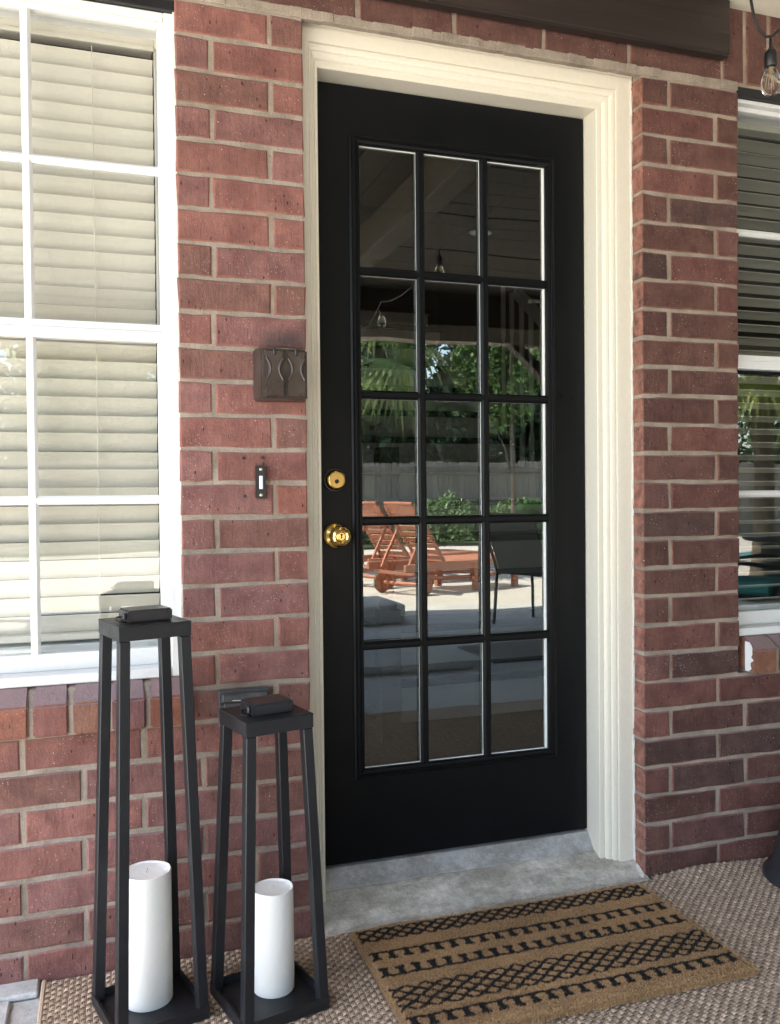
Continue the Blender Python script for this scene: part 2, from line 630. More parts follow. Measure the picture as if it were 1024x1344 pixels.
def brick_mesh(wd, ht, dp, var):
    """front-rounded, slightly uneven brick; origin at its lower left front corner, depth along +y"""
    key = (round(wd, 3), round(ht, 3), round(dp, 3), var)
    if key in _var:
        return _var[key]
    r = random.Random(hash(key) & 0xffff)
    nx = 4 if wd > .15 else 2
    ring = [(wd * i / nx, 0) for i in range(nx)] + [(wd, 0)] + [(wd * (1 - i / nx), ht) for i in range(nx)] + [(0, ht)]
    nR = len(ring)
    b = .0032

    def jit(a):
        return [(x + r.uniform(-a, a), z + r.uniform(-a, a)) for x, z in ring]
    out = jit(.0023)
    inn = []
    for (x, z) in out:
        ix = min(max(x, b + r.uniform(0, .0015)), wd - b - r.uniform(0, .0015))
        iz = min(max(z, b + r.uniform(0, .0015)), ht - b - r.uniform(0, .0015))
        inn.append((ix, iz))
    vs = [(x, 0, z) for x, z in inn] + [(x, b * .9, z) for x, z in out] + [(x, dp, z) for x, z in out]
    fs = [tuple(range(nR))]
    for a in (0, 1):
        fs += [(a * nR + i, a * nR + nR + i, a * nR + nR + (i + 1) % nR, a * nR + (i + 1) % nR) for i in range(nR)]
    q = MB()
    q.add(vs, fs)
    _var[key] = q.mesh('brick', M['brick'])
    at = _var[key].attributes.new('arris', 'FLOAT', 'POINT')
    at.data.foreach_set('value', [0.] * nR + [1.] * (2 * nR))
    return _var[key]


RED, BRN, DRK, ORG, MAU = (.210, .094, .077), (.165, .082, .066), (.118, .068, .058), (.235, .098, .073), (.198, .096, .084)


def brick_col(x, z):
    t = random.random()
    if x < .5:
        if z < .62:
            c = MAU if t < .55 else RED if t < .8 else BRN
        else:
            c = MAU if t < .38 else RED if t < .72 else ORG if t < .82 else BRN
        k = random.uniform(.96, 1.2)
    else:
        c = BRN if t < .5 else DRK if t < .68 else RED if t < .82 else MAU
        k = random.uniform(.56, .82)  # right pier browner; its shade is also in the colour
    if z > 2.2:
        c, k = (BRN, .75)  # top rows darkened, their shade put into the colour
    return tuple(v * k for v in c)


stuff = MB()
stuff_t = []


def lay(x0, x1, z0, z1, y=0., dp=.09, outer=False, col=None, name='brick'):
    y += random.uniform(-.0012, .0018)
    c = col or brick_col((x0 + x1) / 2, (z0 + z1) / 2)
    if outer:
        stuff.box((x0, y, z0), (x1, y + dp, z1))
        stuff_t.extend([c] * 8)
        return
    me = brick_mesh(x1 - x0, z1 - z0, dp, random.randrange(7))
    o = link(name, me, wall, (x0, y, z0))
    o.rotation_euler = (0, R(random.uniform(-.25, .25)), R(random.uniform(-.25, .25)))
    o.color = (*c, 1)


XL0, XR1 = -2.4, 3.4           # ends of the wall
WL0, WL1 = -1.20, -.300        # left window opening
WR0, WR1 = 1.272, 2.172        # right window opening


def run(x0, x1, z0, z1, joints, vis):
    """bricks between x0 and x1 split at joint centres"""
    js = [j for j in joints if x0 + .02 < j < x1 - .02]
    e = [x0] + js + [x1]
    for i in range(len(e) - 1):
        a = e[i] + (GAP / 2 if i else 0)
        b = e[i + 1] - (GAP / 2 if i < len(e) - 2 else 0)
        lay(a, b, z0, z1, outer=not vis(a, b))


evenL = [-.521 + MOD * i - .0 for i in range(-9, 1)] + [-.257]
oddL = [-.648 + MOD * i for i in range(-9, 1)] + [-.39, -.136]
evenR = [1.031 + MOD * i for i in range(12)]
oddR = [1.188 + (MOD if i else 0) * i - (.0 if i == 0 else .0) for i in range(12)]
for r_ in range(-3, 29):
    zb, zt = jz(r_) + GAP / 2, jz(r_ - 1) - GAP / 2
    if zt < .02:
        continue
    zb = max(zb, -.02)
    even = r_ % 2 == 0
    if r_ <= -1:
        # rows over the openings
        zb += .012 if r_ == -1 else .012
        zt += .012
        if r_ == -1:
            run(WL1 + .04, 1.206, zb, zt, [-.12, .137, .391, .645, .905], lambda a, b: b > -.1)
        else:
            run(WL1 + .04, 1.206, zb, zt, [-.25 + (.127 if even else 0) + MOD * i for i in range(8)], lambda a, b: False)
        continue
    # left of / under / right of the left window
    if zt <= .55:
        run(XL0, -.001, zb, zt, evenL if even else oddL, lambda a, b: b > -.72)
    else:
        run(XL0, WL0, zb, zt, evenL if even else oddL, lambda a, b: False)
        if r_ % 2 == 0:
            run(WL1, -.001, zb, zt, [-.0815 + random.uniform(-.002, .002)], lambda a, b: True)
        else:
            run(WL1, -.001, zb, zt, [-.2195 + random.uniform(-.003, .003)], lambda a, b: True)
    # right pier and beyond
    if zt <= .55:
        run(.9435, XR1, zb, zt, evenR if even else oddR, lambda a, b: a < 1.45)
    else:
        jr = [1.031] if even else [1.187]
        run(.9435, WR0 - .008, zb, zt, jr, lambda a, b: True)
        run(WR1, XR1, zb, zt, evenR if even else oddR, lambda a, b: False)
# soldier courses over the windows
x = 1.213
while x < WR1 + .16:
    lay(x, x + .0715, 2.236, 2.470, outer=x > 1.46)
    x += .081
x = WL1 + .03
while x > WL0 - .2:
    lay(x - .0715, x, 2.236, 2.470, outer=True)
    x -= .081
for r_ in range(-6, -3):
    zb, zt = jz(r_) + GAP / 2 + .012, jz(r_ - 1) - GAP / 2 + .012
    run(XL0, XR1, zb, zt, [-2 + (.127 if r_ % 2 else 0) + MOD * i for i in range(22)], lambda a, b: False)
# side areas above window heads beyond the soldiers
for r_ in range(-3, 0):
    zb, zt = jz(r_) + GAP / 2 + .012, jz(r_ - 1) - GAP / 2 + .012
    run(XL0, WL0 - .2, zb, zt, [-2.3 + MOD * i for i in range(4)], lambda a, b: False)
    run(WR1 + .17, XR1, zb, zt, [2.5 + MOD * i for i in range(4)], lambda a, b: False)

me = stuff.mesh('outer_brick', M['brick_far'], fix=True)
a_ = me.color_attributes.new('tint', 'FLOAT_COLOR', 'POINT')
cc = np.ones((len(stuff_t), 4), np.float32)
cc[:, :3] = np.array(stuff_t)
a_.data.foreach_set('color', cc.ravel())
link('outer_brick', me, wall, kind='stuff')

# sill bricks (rowlocks sloping outwards)


def sill_run(xs, z_b, z_t, name, first_paint=None):
    for i in range(len(xs) - 1):
        x0, x1 = xs[i] + .005, xs[i + 1] - .005
        j = random.uniform(-.0015, .0015)
        vs = []
        for x in (x0, x1):
            vs += [(x, -.046 + j, z_b + .002), (x, .088, z_b + .012), (x, .088, z_t + .032), (x, .006, z_t + .012), (x, -.046 + j, z_t - .018)]
        q = MB()
        q.add(vs, [(0, 1, 2, 3, 4), (9, 8, 7, 6, 5)] + [(i, i + 5, (i + 1) % 5 + 5, (i + 1) % 5) for i in range(5)])
        o = q.obj(name, M['brick'], wall, bevel=.004, bseg=2)
        c = ORG if random.random() < .6 else RED
        if xs[0] > 0:
            c = ORG if i == 0 else BRN
        o.color = (*[v * random.uniform(.85, 1.1) for v in c], 1)


sxl = [-.300 - .0815 * i for i in range(12)][::-1]
sill_run(sxl, jz(20) + .005, .638, 'sill_brick')
sill_run([1.278 + .0835 * i for i in range(12)], jz(20) + .005, .638, 'sill_brick')
# white paint splash on the end of the right sill
q = MB()
rs = random.Random(5)
zz_ = [.556 + .0084 * i for i in range(11)]
edge_ = [-.012 - .012 * abs(math.sin(i * 1.9)) - rs.uniform(0, .006) - .008 * (3 < i < 9) for i in range(11)]
q.v = [(1.2822, -.001, z) for z in zz_] + [(1.2822, e, z) for e, z in zip(edge_, zz_)]
q.f = [(i, i + 1, 12 + i, 11 + i) for i in range(10)]
q.obj('paint_splash', M['white'], wall)

# ---- mortar: sheets behind the bricks with raised joints left as the recess
mo = MB()


def mort(x0, x1, z0, z1):
    mo.box((x0, .0035, z0), (x1, .088, z1))


mort(XL0, -.0035, -.05, .548)
mort(XL0, WL0 - .002, .548, 2.9)
mort(WL1 + .0015, -.0035, .548, 2.226)
mort(.9465, WR0 - .011, .548, 2.226)
mort(.9465, XR1, -.05, .548)
mort(WR1 + .002, XR1, .548, 2.9)
mort(WL0 - .002, WR1 + .002, 2.2265, 2.9)
o = mo.obj('mortar', M['mortar'], wall, bevel=.0)
sm_ = MB()      # mortar between the sill bricks
for x0, x1 in ((WL0, -.299), (1.292, WR1)):
    sm_ = MB()
    vs = []
    for x in (x0, x1):
        vs += [(x, -.040, jz(20) + .008), (x, .086, jz(20) + .0), (x, .086, .664), (x, .004, .645), (x, -.040, .616)]
    sm_.add(vs, [(0, 1, 2, 3, 4), (9, 8, 7, 6, 5)] + [(i, i + 5, (i + 1) % 5 + 5, (i + 1) % 5) for i in range(5)])
    sm_.obj('sill_mortar', M['mortar'], wall)
# lumpy bed under the row above the door
q = MB()
n_ = 60
for i in range(n_):
    x0 = -.29 + 1.55 * i / n_
    x1 = x0 + 1.55 / n_ * 1.15
    q.box((x0, random.uniform(-.002, .001), 2.2135 + random.uniform(-.001, .001)), (min(x1, 1.27), .02, 2.2375 + random.uniform(-.001, .001)))
q.obj('bed_joint', M['mortar'], wall, bevel=.002)
# screw anchor holes beside the doorbell
for x_, z_ in ((-.154, 1.160), (-.109, 1.161), (-.153, 1.070), (-.1085, 1.0715)):
    q = MB()
    q.lathe([(.0040, -.0024), (.0040, .004), (.0005, .004)], (x_, 0, z_), 10, 'y')
    q.obj('anchor_hole', M['plastic'], wall)

# ---- backing wall and room behind
bk = MB()
YB0, YB1 = .092, .125
for a in (((XL0, YB0, -.05), (WL0, YB1, 2.9)), ((WL0, YB0, -.05), (WL1, YB1, .62)), ((WL0, YB0, 2.24), (WL1, YB1, 2.9)), ((WL1, YB0, -.05), (-.036, YB1, 2.9)),
          ((-.036, YB0 + .09, 2.26), (.98, YB1 + .09, 2.9)), ((.9455, YB0, -.05), (WR0, YB1, 2.9)), ((WR0, YB0, -.05), (WR1, YB1, .62)),
          ((WR0, YB0, 2.24), (WR1, YB1, 2.9)), ((WR1, YB0, -.05), (XR1, YB1, 2.9))):
    bk.box(*a)
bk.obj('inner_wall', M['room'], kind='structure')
q = MB()
q.box((XL0 - .1, .19, .07), (XR1 + .1, 8.0, .0965))
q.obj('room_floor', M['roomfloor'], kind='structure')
q = MB()
q.box((XL0 - .1, 0.13, 4.55), (XR1 + .1, 8.1, 4.6))
q.obj('room_ceiling', M['room'], kind='structure')
q = MB()
q.box((XL0 - .1, 8.0, 0), (XR1 + .1, 8.1, 4.6))
q.box((XL0 - .16, .13, 0), (XL0 - .1, 8.1, 4.6))
q.box((XR1 + .1, .13, 0), (XR1 + .16, 8.1, 4.6))
q.box((XL0 - .1, .126, 2.9), (XR1 + .1, .16, 4.6))
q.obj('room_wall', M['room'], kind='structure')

q = MB()
q.box((5.0, -3.5, -.05), (5.2, .0, 2.44))
o = q.obj('wing_wall', M['wing'], kind='structure')  # unseen wall, added to cut the light from the right
# ---- ground
q = MB()
q.box((-4.6, -5.6, -.3), (9, .04, PZ - .002))
q.obj('patio', M['patio'], kind='structure')
q = MB()
q.box((-14, -16.0, -.3), (24, -5.602, PZ - .004))
q.box((-14, -5.602, -.3), (-4.602, 3, PZ - .004))
q.box((9.002, -5.602, -.3), (24, 3, PZ - .004))
q.obj('pool_deck', M['deck'], kind='structure')
q = MB()
q.box((-90, -120, -.4), (120, 60, -.302))
q.obj('ground', M['lawn'], kind='structure')
q = MB()
q.box((-14, -19, -.3), (24, -16.002, -.02))
q.obj('lawn', M['lawn'], kind='structure')
q = MB()
q.box((5.05, -10.8, -.1), (14, -9.5, PZ + .002))
q.obj('pool_water', M['water'], kind='structure')
q = MB()
for a in (((4.8, -11.05, -.1), (5.05, -9.25, .02)), ((14, -11.05, -.1), (14.3, -9.25, .02)), ((5.05, -9.5, -.1), (14, -9.25, .02)), ((5.05, -11.05, -.1), (14, -10.8, .02))):
    q.box(*a)
q.obj('pool_coping', M['deck'], bevel=.01, kind='structure')

# pavers at the left edge
pv = thing('paving', 'pale grey concrete pavers along the foot of the wall left of the jute rug', 'paving', kind='thing')
q = MB()
q.box((-2.4, -.062, PZ), (-.618, -.001, .010))
q.obj('edging_strip', M['paver'], pv, bevel=.004)
yy = -.066
for j in range(5):
    dpv = .105
    xo = -.618 - (.0 if j % 2 else .055)
    x = xo
    first = True
    while x > -1.7:
        wdt = .205 if not first else (.205 if j % 2 else .052)
        q = MB()
        x1 = min(x, -.618)
        q.box((x - (.2 if not first or j % 2 else .05), yy - dpv + .006, PZ), (x1, yy - random.uniform(0, .002), .0045 + random.uniform(-.001, .001)))
        q.obj('paver', M['paver'], pv, bevel=.003)
        x -= (.206 if not first or j % 2 else .056)
        first = False
    yy -= dpv

# ---- concrete step (sloping wash in the door recess) and threshold
nx, ny = 70, 22
V, F = [], []
for i in range(nx + 1):
    for j in range(ny + 1):
        u = i / nx
        v = j / ny
        xx = .002 + .940 * u
        ye = -.030 + .010 * math.sin(u * 9) + .006 * math.sin(u * 31 + 1) - .012 * (u < .06)
        y_ = ye + (.112 - ye) * v
        z_ = .005 + .050 * max(0, min(1, (y_ + .005) / .10)) ** .85
        z_ += .0016 * math.sin(xx * 47 + y_ * 60) * math.sin(xx * 23 + 2)
        if v == 0:
            z_ = PZ
        V.append((xx, y_, z_))
for i in range(nx):
    for j in range(ny):
        a = i * (ny + 1) + j
        F.append((a, a + ny + 1, a + ny + 2, a + 1))
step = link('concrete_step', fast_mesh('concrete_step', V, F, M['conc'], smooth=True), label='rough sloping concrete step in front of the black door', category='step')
q = MB()
q.add([(.925, -.018, PZ), (.952, -.020, PZ), (.950, -.001, .008), (.940, -.001, .014), (.940, .03, .032), (.93, .03, .03)], [(0, 1, 2, 3), (0, 3, 4, 5)])
q.obj('mortar_spill', M['conc'], step)

q = MB()
rc = random.Random(11)
for _ in range(170):
    if rc.random() < .6:
        x_, y_, z_ = rc.uniform(.02, .95), -.034 + rc.gauss(0, .010), .0085
    else:
        x_, y_, z_ = rc.uniform(.96, 1.30), rc.uniform(-.03, -.006), .0125
    r_ = rc.uniform(.0008, .0028)
    q.lathe([(r_ * .6, -r_ * .5), (r_, 0), (r_ * .5, r_ * .7)], (x_, y_, z_), 5)
q.obj('mortar_crumbs', M['mortar'], step, kind='stuff')
frame = thing('door_frame', 'cream painted moulded timber frame around the black glazed door', 'door frame')
YD, DXL, DXR, DZB, DZT = .1325, .046, .843, .1025, 2.135
# casing profile: o = distance outward from the jamb face, y = front plane
prof = [(0, .150), (0, .0700), (.002, .0685), (.0130, .0680), (.0150, .0695), (.0170, .0690), (.0190, .0645), (.0240, .0615), (.0310, .0600), (.0325, .0615),
        (.0345, .0610), (.0365, .0575), (.0420, .0555), (.0480, .0548), (.0492, .0575), (.0512, .0575), (.0525, .0505), (.0600, .0500), (.092, .0500), (.092, .098)]
prof.append((.0, .098))


def casing(side):
    q = MB()
    vs = []
    for o_, y_ in prof[:-1]:
        ol, oh, orr = o_ * .51, min(o_, .0885), o_ * 1.08 if o_ > .09 else o_
        xl, zt, xr = .0505 - ol, DZT + oh, DXR + orr
        if side == 'l':
            vs.append((xl, y_, .022))
            vs.append((xl, y_, zt))
        elif side == 'r':
            vs.append((xr, y_, .024 + (y_ - .05) * .5))
            vs.append((xr, y_, zt))
        else:
            vs.append((xl, y_, zt))
            vs.append((xr, y_, zt))
    n_ = len(vs) // 2
    fs = [(2 * i, 2 * i + 1, 2 * ((i + 1) % n_) + 1, 2 * ((i + 1) % n_)) for i in range(n_)]
    fs.append(tuple(2 * i for i in range(n_)))
    fs.append(tuple(2 * i + 1 for i in range(n_))[::-1])
    q.add(vs, fs)
    return q


casing('l').obj('side_casing', M['cream'], frame)
casing('r').obj('side_casing', M['cream'], frame)
casing('h').obj('head_casing', M['cream'], frame)
# jamb stops behind the door edges and painted board under the brick lintel
q = MB()
q.box((DXL - .03, .1505, .05), (DXL - .0005, .21, DZT + .03))
q.obj('jamb', M['cream'], frame)
q = MB()
q.box((DXR + .0005, .1505, .05), (DXR + .03, .21, DZT + .03))
q.obj('jamb', M['cream'], frame)
q = MB()
q.box((DXL - .0005, .1505, DZT + .0005), (DXR + .0005, .21, DZT + .03))
q.obj('head_jamb', M['cream'], frame)
q = MB()
q.box((.001, .0015, 2.2245), (.942, .0505, 2.2262))
q.box((.001, .0485, 2.2205), (.942, .0525, 2.2244))
q.obj('lintel_board', M['cream'], frame)
# caulk line down the right casing and the left frame edge
q = MB()
z = .03
while z < 2.21:
    h = random.uniform(.008, .03)
    wv = random.uniform(.0015, .0045)
    q.box((.9432 - wv, .044 + random.uniform(0, .003), z), (.9436, .052, z + h))
    z += h * .9
q.obj('caulk_bead', M['caulk'], frame)
# threshold
q = MB()
q.add([(DXL, .097, .045), (DXR, .097, .045), (DXR, .200, .045), (DXL, .200, .045), (DXL, .100, .058), (DXR, .100, .058), (DXR, .131, .0985), (DXL, .131, .0985), (DXR, .200, .1005), (DXL, .200, .1005)],
      [(0, 3, 2, 1), (0, 1, 5, 4), (4, 5, 6, 7), (7, 6, 8, 9), (9, 8, 2, 3), (0, 4, 7, 9, 3), (1, 2, 8, 6, 5)])
q.obj('threshold', M['thresh'], frame, bevel=.0015)

# ================================================================== DOOR
door = thing('glazed_door', 'black painted door with fifteen reflective glass lites and brass locks', 'door', (0, 0, 0))
RX0, RX1, RZ0, RZ1 = .153, .738, .329, 2.003
q = MB()
g = .003
for a in (((DXL + g, YD, DZB + .004), (RX0, YD + .044, DZT - g)), ((RX1, YD, DZB + .004), (DXR - g, YD + .044, DZT - g)),
          ((RX0, YD, DZB + .004), (RX1, YD + .044, RZ0)), ((RX0, YD, RZ1), (RX1, YD + .044, DZT - g))):
    q.box(*a)
q.obj('door_slab', M['black'], door)


def ring_profile(x0, x1, z0, z1, prof):
    """closed mitred frame; prof = list of (inset, y)"""
    q = MB()
    n_ = len(prof)
    for o_, y_ in prof:
        q.v += [(x0 + o_, y_, z0 + o_), (x1 - o_, y_, z0 + o_), (x1 - o_, y_, z1 - o_), (x0 + o_, y_, z1 - o_)]
    for i in range(n_):
        j = (i + 1) % n_
        for k in range(4):
            q.f.append((4 * i + k, 4 * i + (k + 1) % 4, 4 * j + (k + 1) % 4, 4 * j + k))
    return q


ring_profile(RX0, RX1, RZ0, RZ1, [(-.006, YD), (-.006, YD - .004), (-.001, YD - .0065), (.003, YD - .011), (.007, YD - .0115), (.009, YD - .009), (.011, YD - .009), (.013, YD - .0125),
                                  (.0195, YD - .011), (.0215, YD - .004), (.0215, YD + .004), (.0, YD + .004)]).obj('glazing_bead', M['black'], door)
vx = [.3435, .5285]
hz = [.674, 1.002, 1.334, 1.6555]
GX0, GX1, GZ0, GZ1 = RX0 + .0215, RX1 - .0215, RZ0 + .0215, RZ1 - .0215


def muntin(p, q_, wdt=.0225):
    b = MB()
    p, q_ = Vector(p), Vector(q_)
    vert = abs((q_ - p).z) > abs((q_ - p).x)
    sec = [(-wdt / 2, .002), (-wdt / 2, -.0035), (-wdt / 2 + .005, -.0065), (-wdt / 2 + .006, -.010), (wdt / 2 - .006, -.010), (wdt / 2 - .005, -.0065), (wdt / 2, -.0035), (wdt / 2, .002)]
    for c in (p, q_):
        for a, d in sec:
            b.v.append((c.x + a, YD + d + (.0 if vert else .0008), c.z) if vert else (c.x, YD + d + .0008, c.z + a))
    n_ = len(sec)
    b.f += [(i, (i + 1) % n_, n_ + (i + 1) % n_, n_ + i) for i in range(n_)] + [tuple(range(n_)), tuple(range(n_, 2 * n_))[::-1]]
    return b


for x in vx:
    muntin((x, 0, GZ0 - .002), (x, 0, GZ1 + .002)).obj('muntin', M['black'], door)
for z in hz:
    muntin((GX0 - .002, 0, z), (GX1 + .002, 0, z)).obj('muntin', M['black'], door)
xs = [GX0 - .004] + vx + [GX1 + .004]
zs = [GZ0 - .004] + hz + [GZ1 + .004]
for i in range(3):
    for j in range(5):
        q = MB()
        q.add([(xs[i] + .0003, YD + .0110, zs[j] + .0003), (xs[i + 1] - .0003, YD + .0110, zs[j] + .0003), (xs[i + 1] - .0003, YD + .0110, zs[j + 1] - .0003), (xs[i] + .0003, YD + .0110, zs[j + 1] - .0003)], [(0, 1, 2, 3)])
        q.obj('glass_pane', M['glass'], door)
# white glazing strips between the black muntins and the glass
q = MB()
gy = YD + .0024
for x in vx:
    q.box((x - .0106, gy, GZ0), (x + .0106, gy + .0046, GZ1))
for z in hz:
    q.box((GX0, gy + .0006, z - .0110), (GX1, gy + .0046, z + .0110))
for a in (((GX0 - .002, YD + .0045, GZ0 - .002), (GX0 + .0006, YD + .0100, GZ1 + .002)), ((GX1 - .0052, YD + .0045, GZ0 - .002), (GX1 + .002, YD + .0100, GZ1 + .002)),
          ((GX0 + .0006, YD + .0046, GZ0 - .002), (GX1 - .0052, YD + .0099, GZ0 + .0012)), ((GX0 + .0006, YD + .0046, GZ1 - .0012), (GX1 - .0052, YD + .0099, GZ1 + .002))):
    q.box(*a)
q.obj('glazing_strip', M['grille'], door)

# deadbolt and knob
db = MB()
db.lathe([(.0310, YD), (.0310, YD - .004), (.0285, YD - .0065), (.0225, YD - .0065)], (.1005, 0, 1.110), 40, 'y')
db = db.obj('deadbolt', M['plastic'], door, smooth=True)
q = MB()
q.lathe([(.0268, YD - .005), (.0262, YD - .014), (.0235, YD - .024), (.0220, YD - .026), (.0205, YD - .0265), (.0198, YD - .0255), (.001, YD - .0255)], (.1005, 0, 1.110), 40, 'y')
q.obj('brass_cylinder', M['brass'], db, smooth=True)
q = MB()
q.lathe([(.0055, YD - .0256), (.0055, YD - .0266), (.0001, YD - .0266)], (.1005, 0, 1.106), 20, 'y')
q.box((.0994, YD - .0272, 1.1015), (.1016, YD - .0255, 1.1105))
q.obj('keyway', M['darkmetal'], db)
kn = MB()
kn.lathe([(.0335, YD), (.0335, YD - .003), (.031, YD - .007), (.027, YD - .0095), (.020, YD - .011), (.014, YD - .016), (.0125, YD - .028), (.015, YD - .033)], (.1015, 0, .966), 48, 'y')
kn = kn.obj('door_knob', M['brass'], door, smooth=True)
q = MB()
q.lathe([(.014, YD - .033), (.020, YD - .036), (.0255, YD - .043), (.0275, YD - .051), (.0265, YD - .058), (.0225, YD - .063), (.0175, YD - .0645), (.0155, YD - .0625), (.012, YD - .062), (.0115, YD - .0635),
         (.0105, YD - .064), (.0095, YD - .0625), (.001, YD - .0625)], (.1015, 0, .966), 48, 'y')
q.obj('knob_ball', M['brass'], kn, smooth=True)
q = MB()
q.box((.1004, YD - .0655, .9605), (.1026, YD - .0618, .9705))
q.lathe([(.0026, YD - .0655), (.0026, YD - .062)], (.1015, 0, .9705), 12, 'y')
q.obj('keyway', M['darkmetal'], kn)

# ================================================================== WINDOWS


def window(name, x0, x1, ztop, zsill, label, dz=0., cols=3):
    wn = thing(name, label, 'window', (x0, .0, 0))
    L = x1 - x0

    def b(nm, boxes, mt, par, bev=.002):
        q = MB()
        for a, c in boxes:
            q.box(a, c)
        return q.obj(nm, mt, par, bevel=bev)
    f = .022
    # outer frame
    b('frame', [((0, .014, zsill), (f, .125, ztop)), ((L - f, .014, zsill), (L, .125, ztop)), ((f, .016, ztop - .012), (L - f, .125, ztop)), ((f, .012, zsill), (L - f, .125, zsill + .022))], M['white'], wn)
    b('window_stop', [((f, .019, zsill + .02), (f + .006, .04, ztop - .02)), ((L - f - .006, .019, zsill + .02), (L - f, .04, ztop - .02))], M['white'], wn, .001)
    zm = 1.448
    st = .013

    def sash(nm, za, zb, y, rb, rt, stl):
        s = b(nm, [((f, y, za), (f + stl, y + .028, zb)), ((L - f - stl, y, za), (L - f, y + .028, zb)), ((f + stl, y + .001, za), (L - f - stl, y + .028, za + rb)), ((f + stl, y + .001, zb - rt), (L - f - stl, y + .028, zb))], M['white'], wn)
        ga, gb = za + rb, zb - rt
        pitch = .272
        xm = [L - f - .0 - .301 + .005 - pitch * k for k in range(cols - 1)][::-1]
        for xx in xm:
            q = MB()
            sec = [(-.0105, .014), (-.0105, .006), (-.004, 0), (.004, 0), (.0105, .006), (.0105, .014)]
            for zz in (ga, gb):
                for a_, d_ in sec:
                    q.v.append((xx + a_, y + d_, zz))
            k_ = len(sec)
            q.f += [(i, (i + 1) % k_, k_ + (i + 1) % k_, k_ + i) for i in range(k_)] + [tuple(range(k_)), tuple(range(k_, 2 * k_))[::-1]]
            q.obj('muntin', M['white'], s)
        zc = {True: 1.0645, False: 1.826}[zb < 1.6]
        q = MB()
        sec = [(-.0100, .014), (-.0100, .006), (-.004, .0006), (.004, .0006), (.0100, .006), (.0100, .014)]
        for xx in (f + stl, L - f - stl):
            for a_, d_ in sec:
                q.v.append((xx, y + d_, zc + a_))
        k_ = len(sec)
        q.f += [(i, (i + 1) % k_, k_ + (i + 1) % k_, k_ + i) for i in range(k_)] + [tuple(range(k_)), tuple(range(k_, 2 * k_))[::-1]]
        q.obj('muntin', M['white'], s)
        q = MB()
        q.add([(f + stl, y + .0155, ga), (L - f - stl, y + .0155, ga), (L - f - stl, y + .0155, gb), (f + stl, y + .0155, gb)], [(0, 1, 2, 3)])
        q.obj('glass_pane', M['winglass'], s)
        return s
    sash('upper_sash', zm - .012, ztop - .012, .034, .034, .014, st)
    sash('lower_sash', zsill + .022, zm + .020, .064, .040, .034, st + .006)
    b('sash_lock_rail', [((f, .028, zm - .02), (L - f, .034, zm + .004))], M['white'], wn, .001)
    b('inner_jamb', [((-.012, .1265, .7255), (.034, .150, 2.255)), ((L - .037, .1265, .7255), (L + .012, .150, 2.255))], M['greyjamb'], wn)
    b('inner_sill', [((.0, .126, .70), (L, .21, .724))], M['white'], wn)
    b('inner_reveal', [((-.015, .151, .7245), (.0, .2, 2.26)), ((L, .151, .7245), (L + .015, .2, 2.26)), ((-.015, .126, 2.26), (L + .015, .2, 2.28))], M['soffit'], wn)
    return wn


wl = window('window', WL0, WL1 - .002, 2.181, .653, 'white sash window with closed cream blinds beside the tall lantern')
wr = window('window', WR0 - .032, WR1 - .002, 2.200, .653, 'white sash window with half open blinds right of the brick pier')
q = MB()
q.box((WL0 - .05, .004, 2.1815), (WL1 + .010, .09, 2.205))
q.obj('steel_lintel', M['blackframe'], wall, bevel=.002)
q = MB()
q.box((WR0 - .006, .004, 2.201), (WR1 + .05, .09, 2.231))
q.obj('steel_lintel', M['blackframe'], wall, bevel=.002)
q = MB()
z = .66
while z < 2.17:
    h = random.uniform(.012, .05)
    wv = random.uniform(.002, .006)
    q.box((WL1 - .004, .004 + random.uniform(0, .004), z), (WL1 + wv, .02, z + h * 1.1))
    z += h
q.obj('caulk_bead', M['caulk'], wall, bevel=.001)


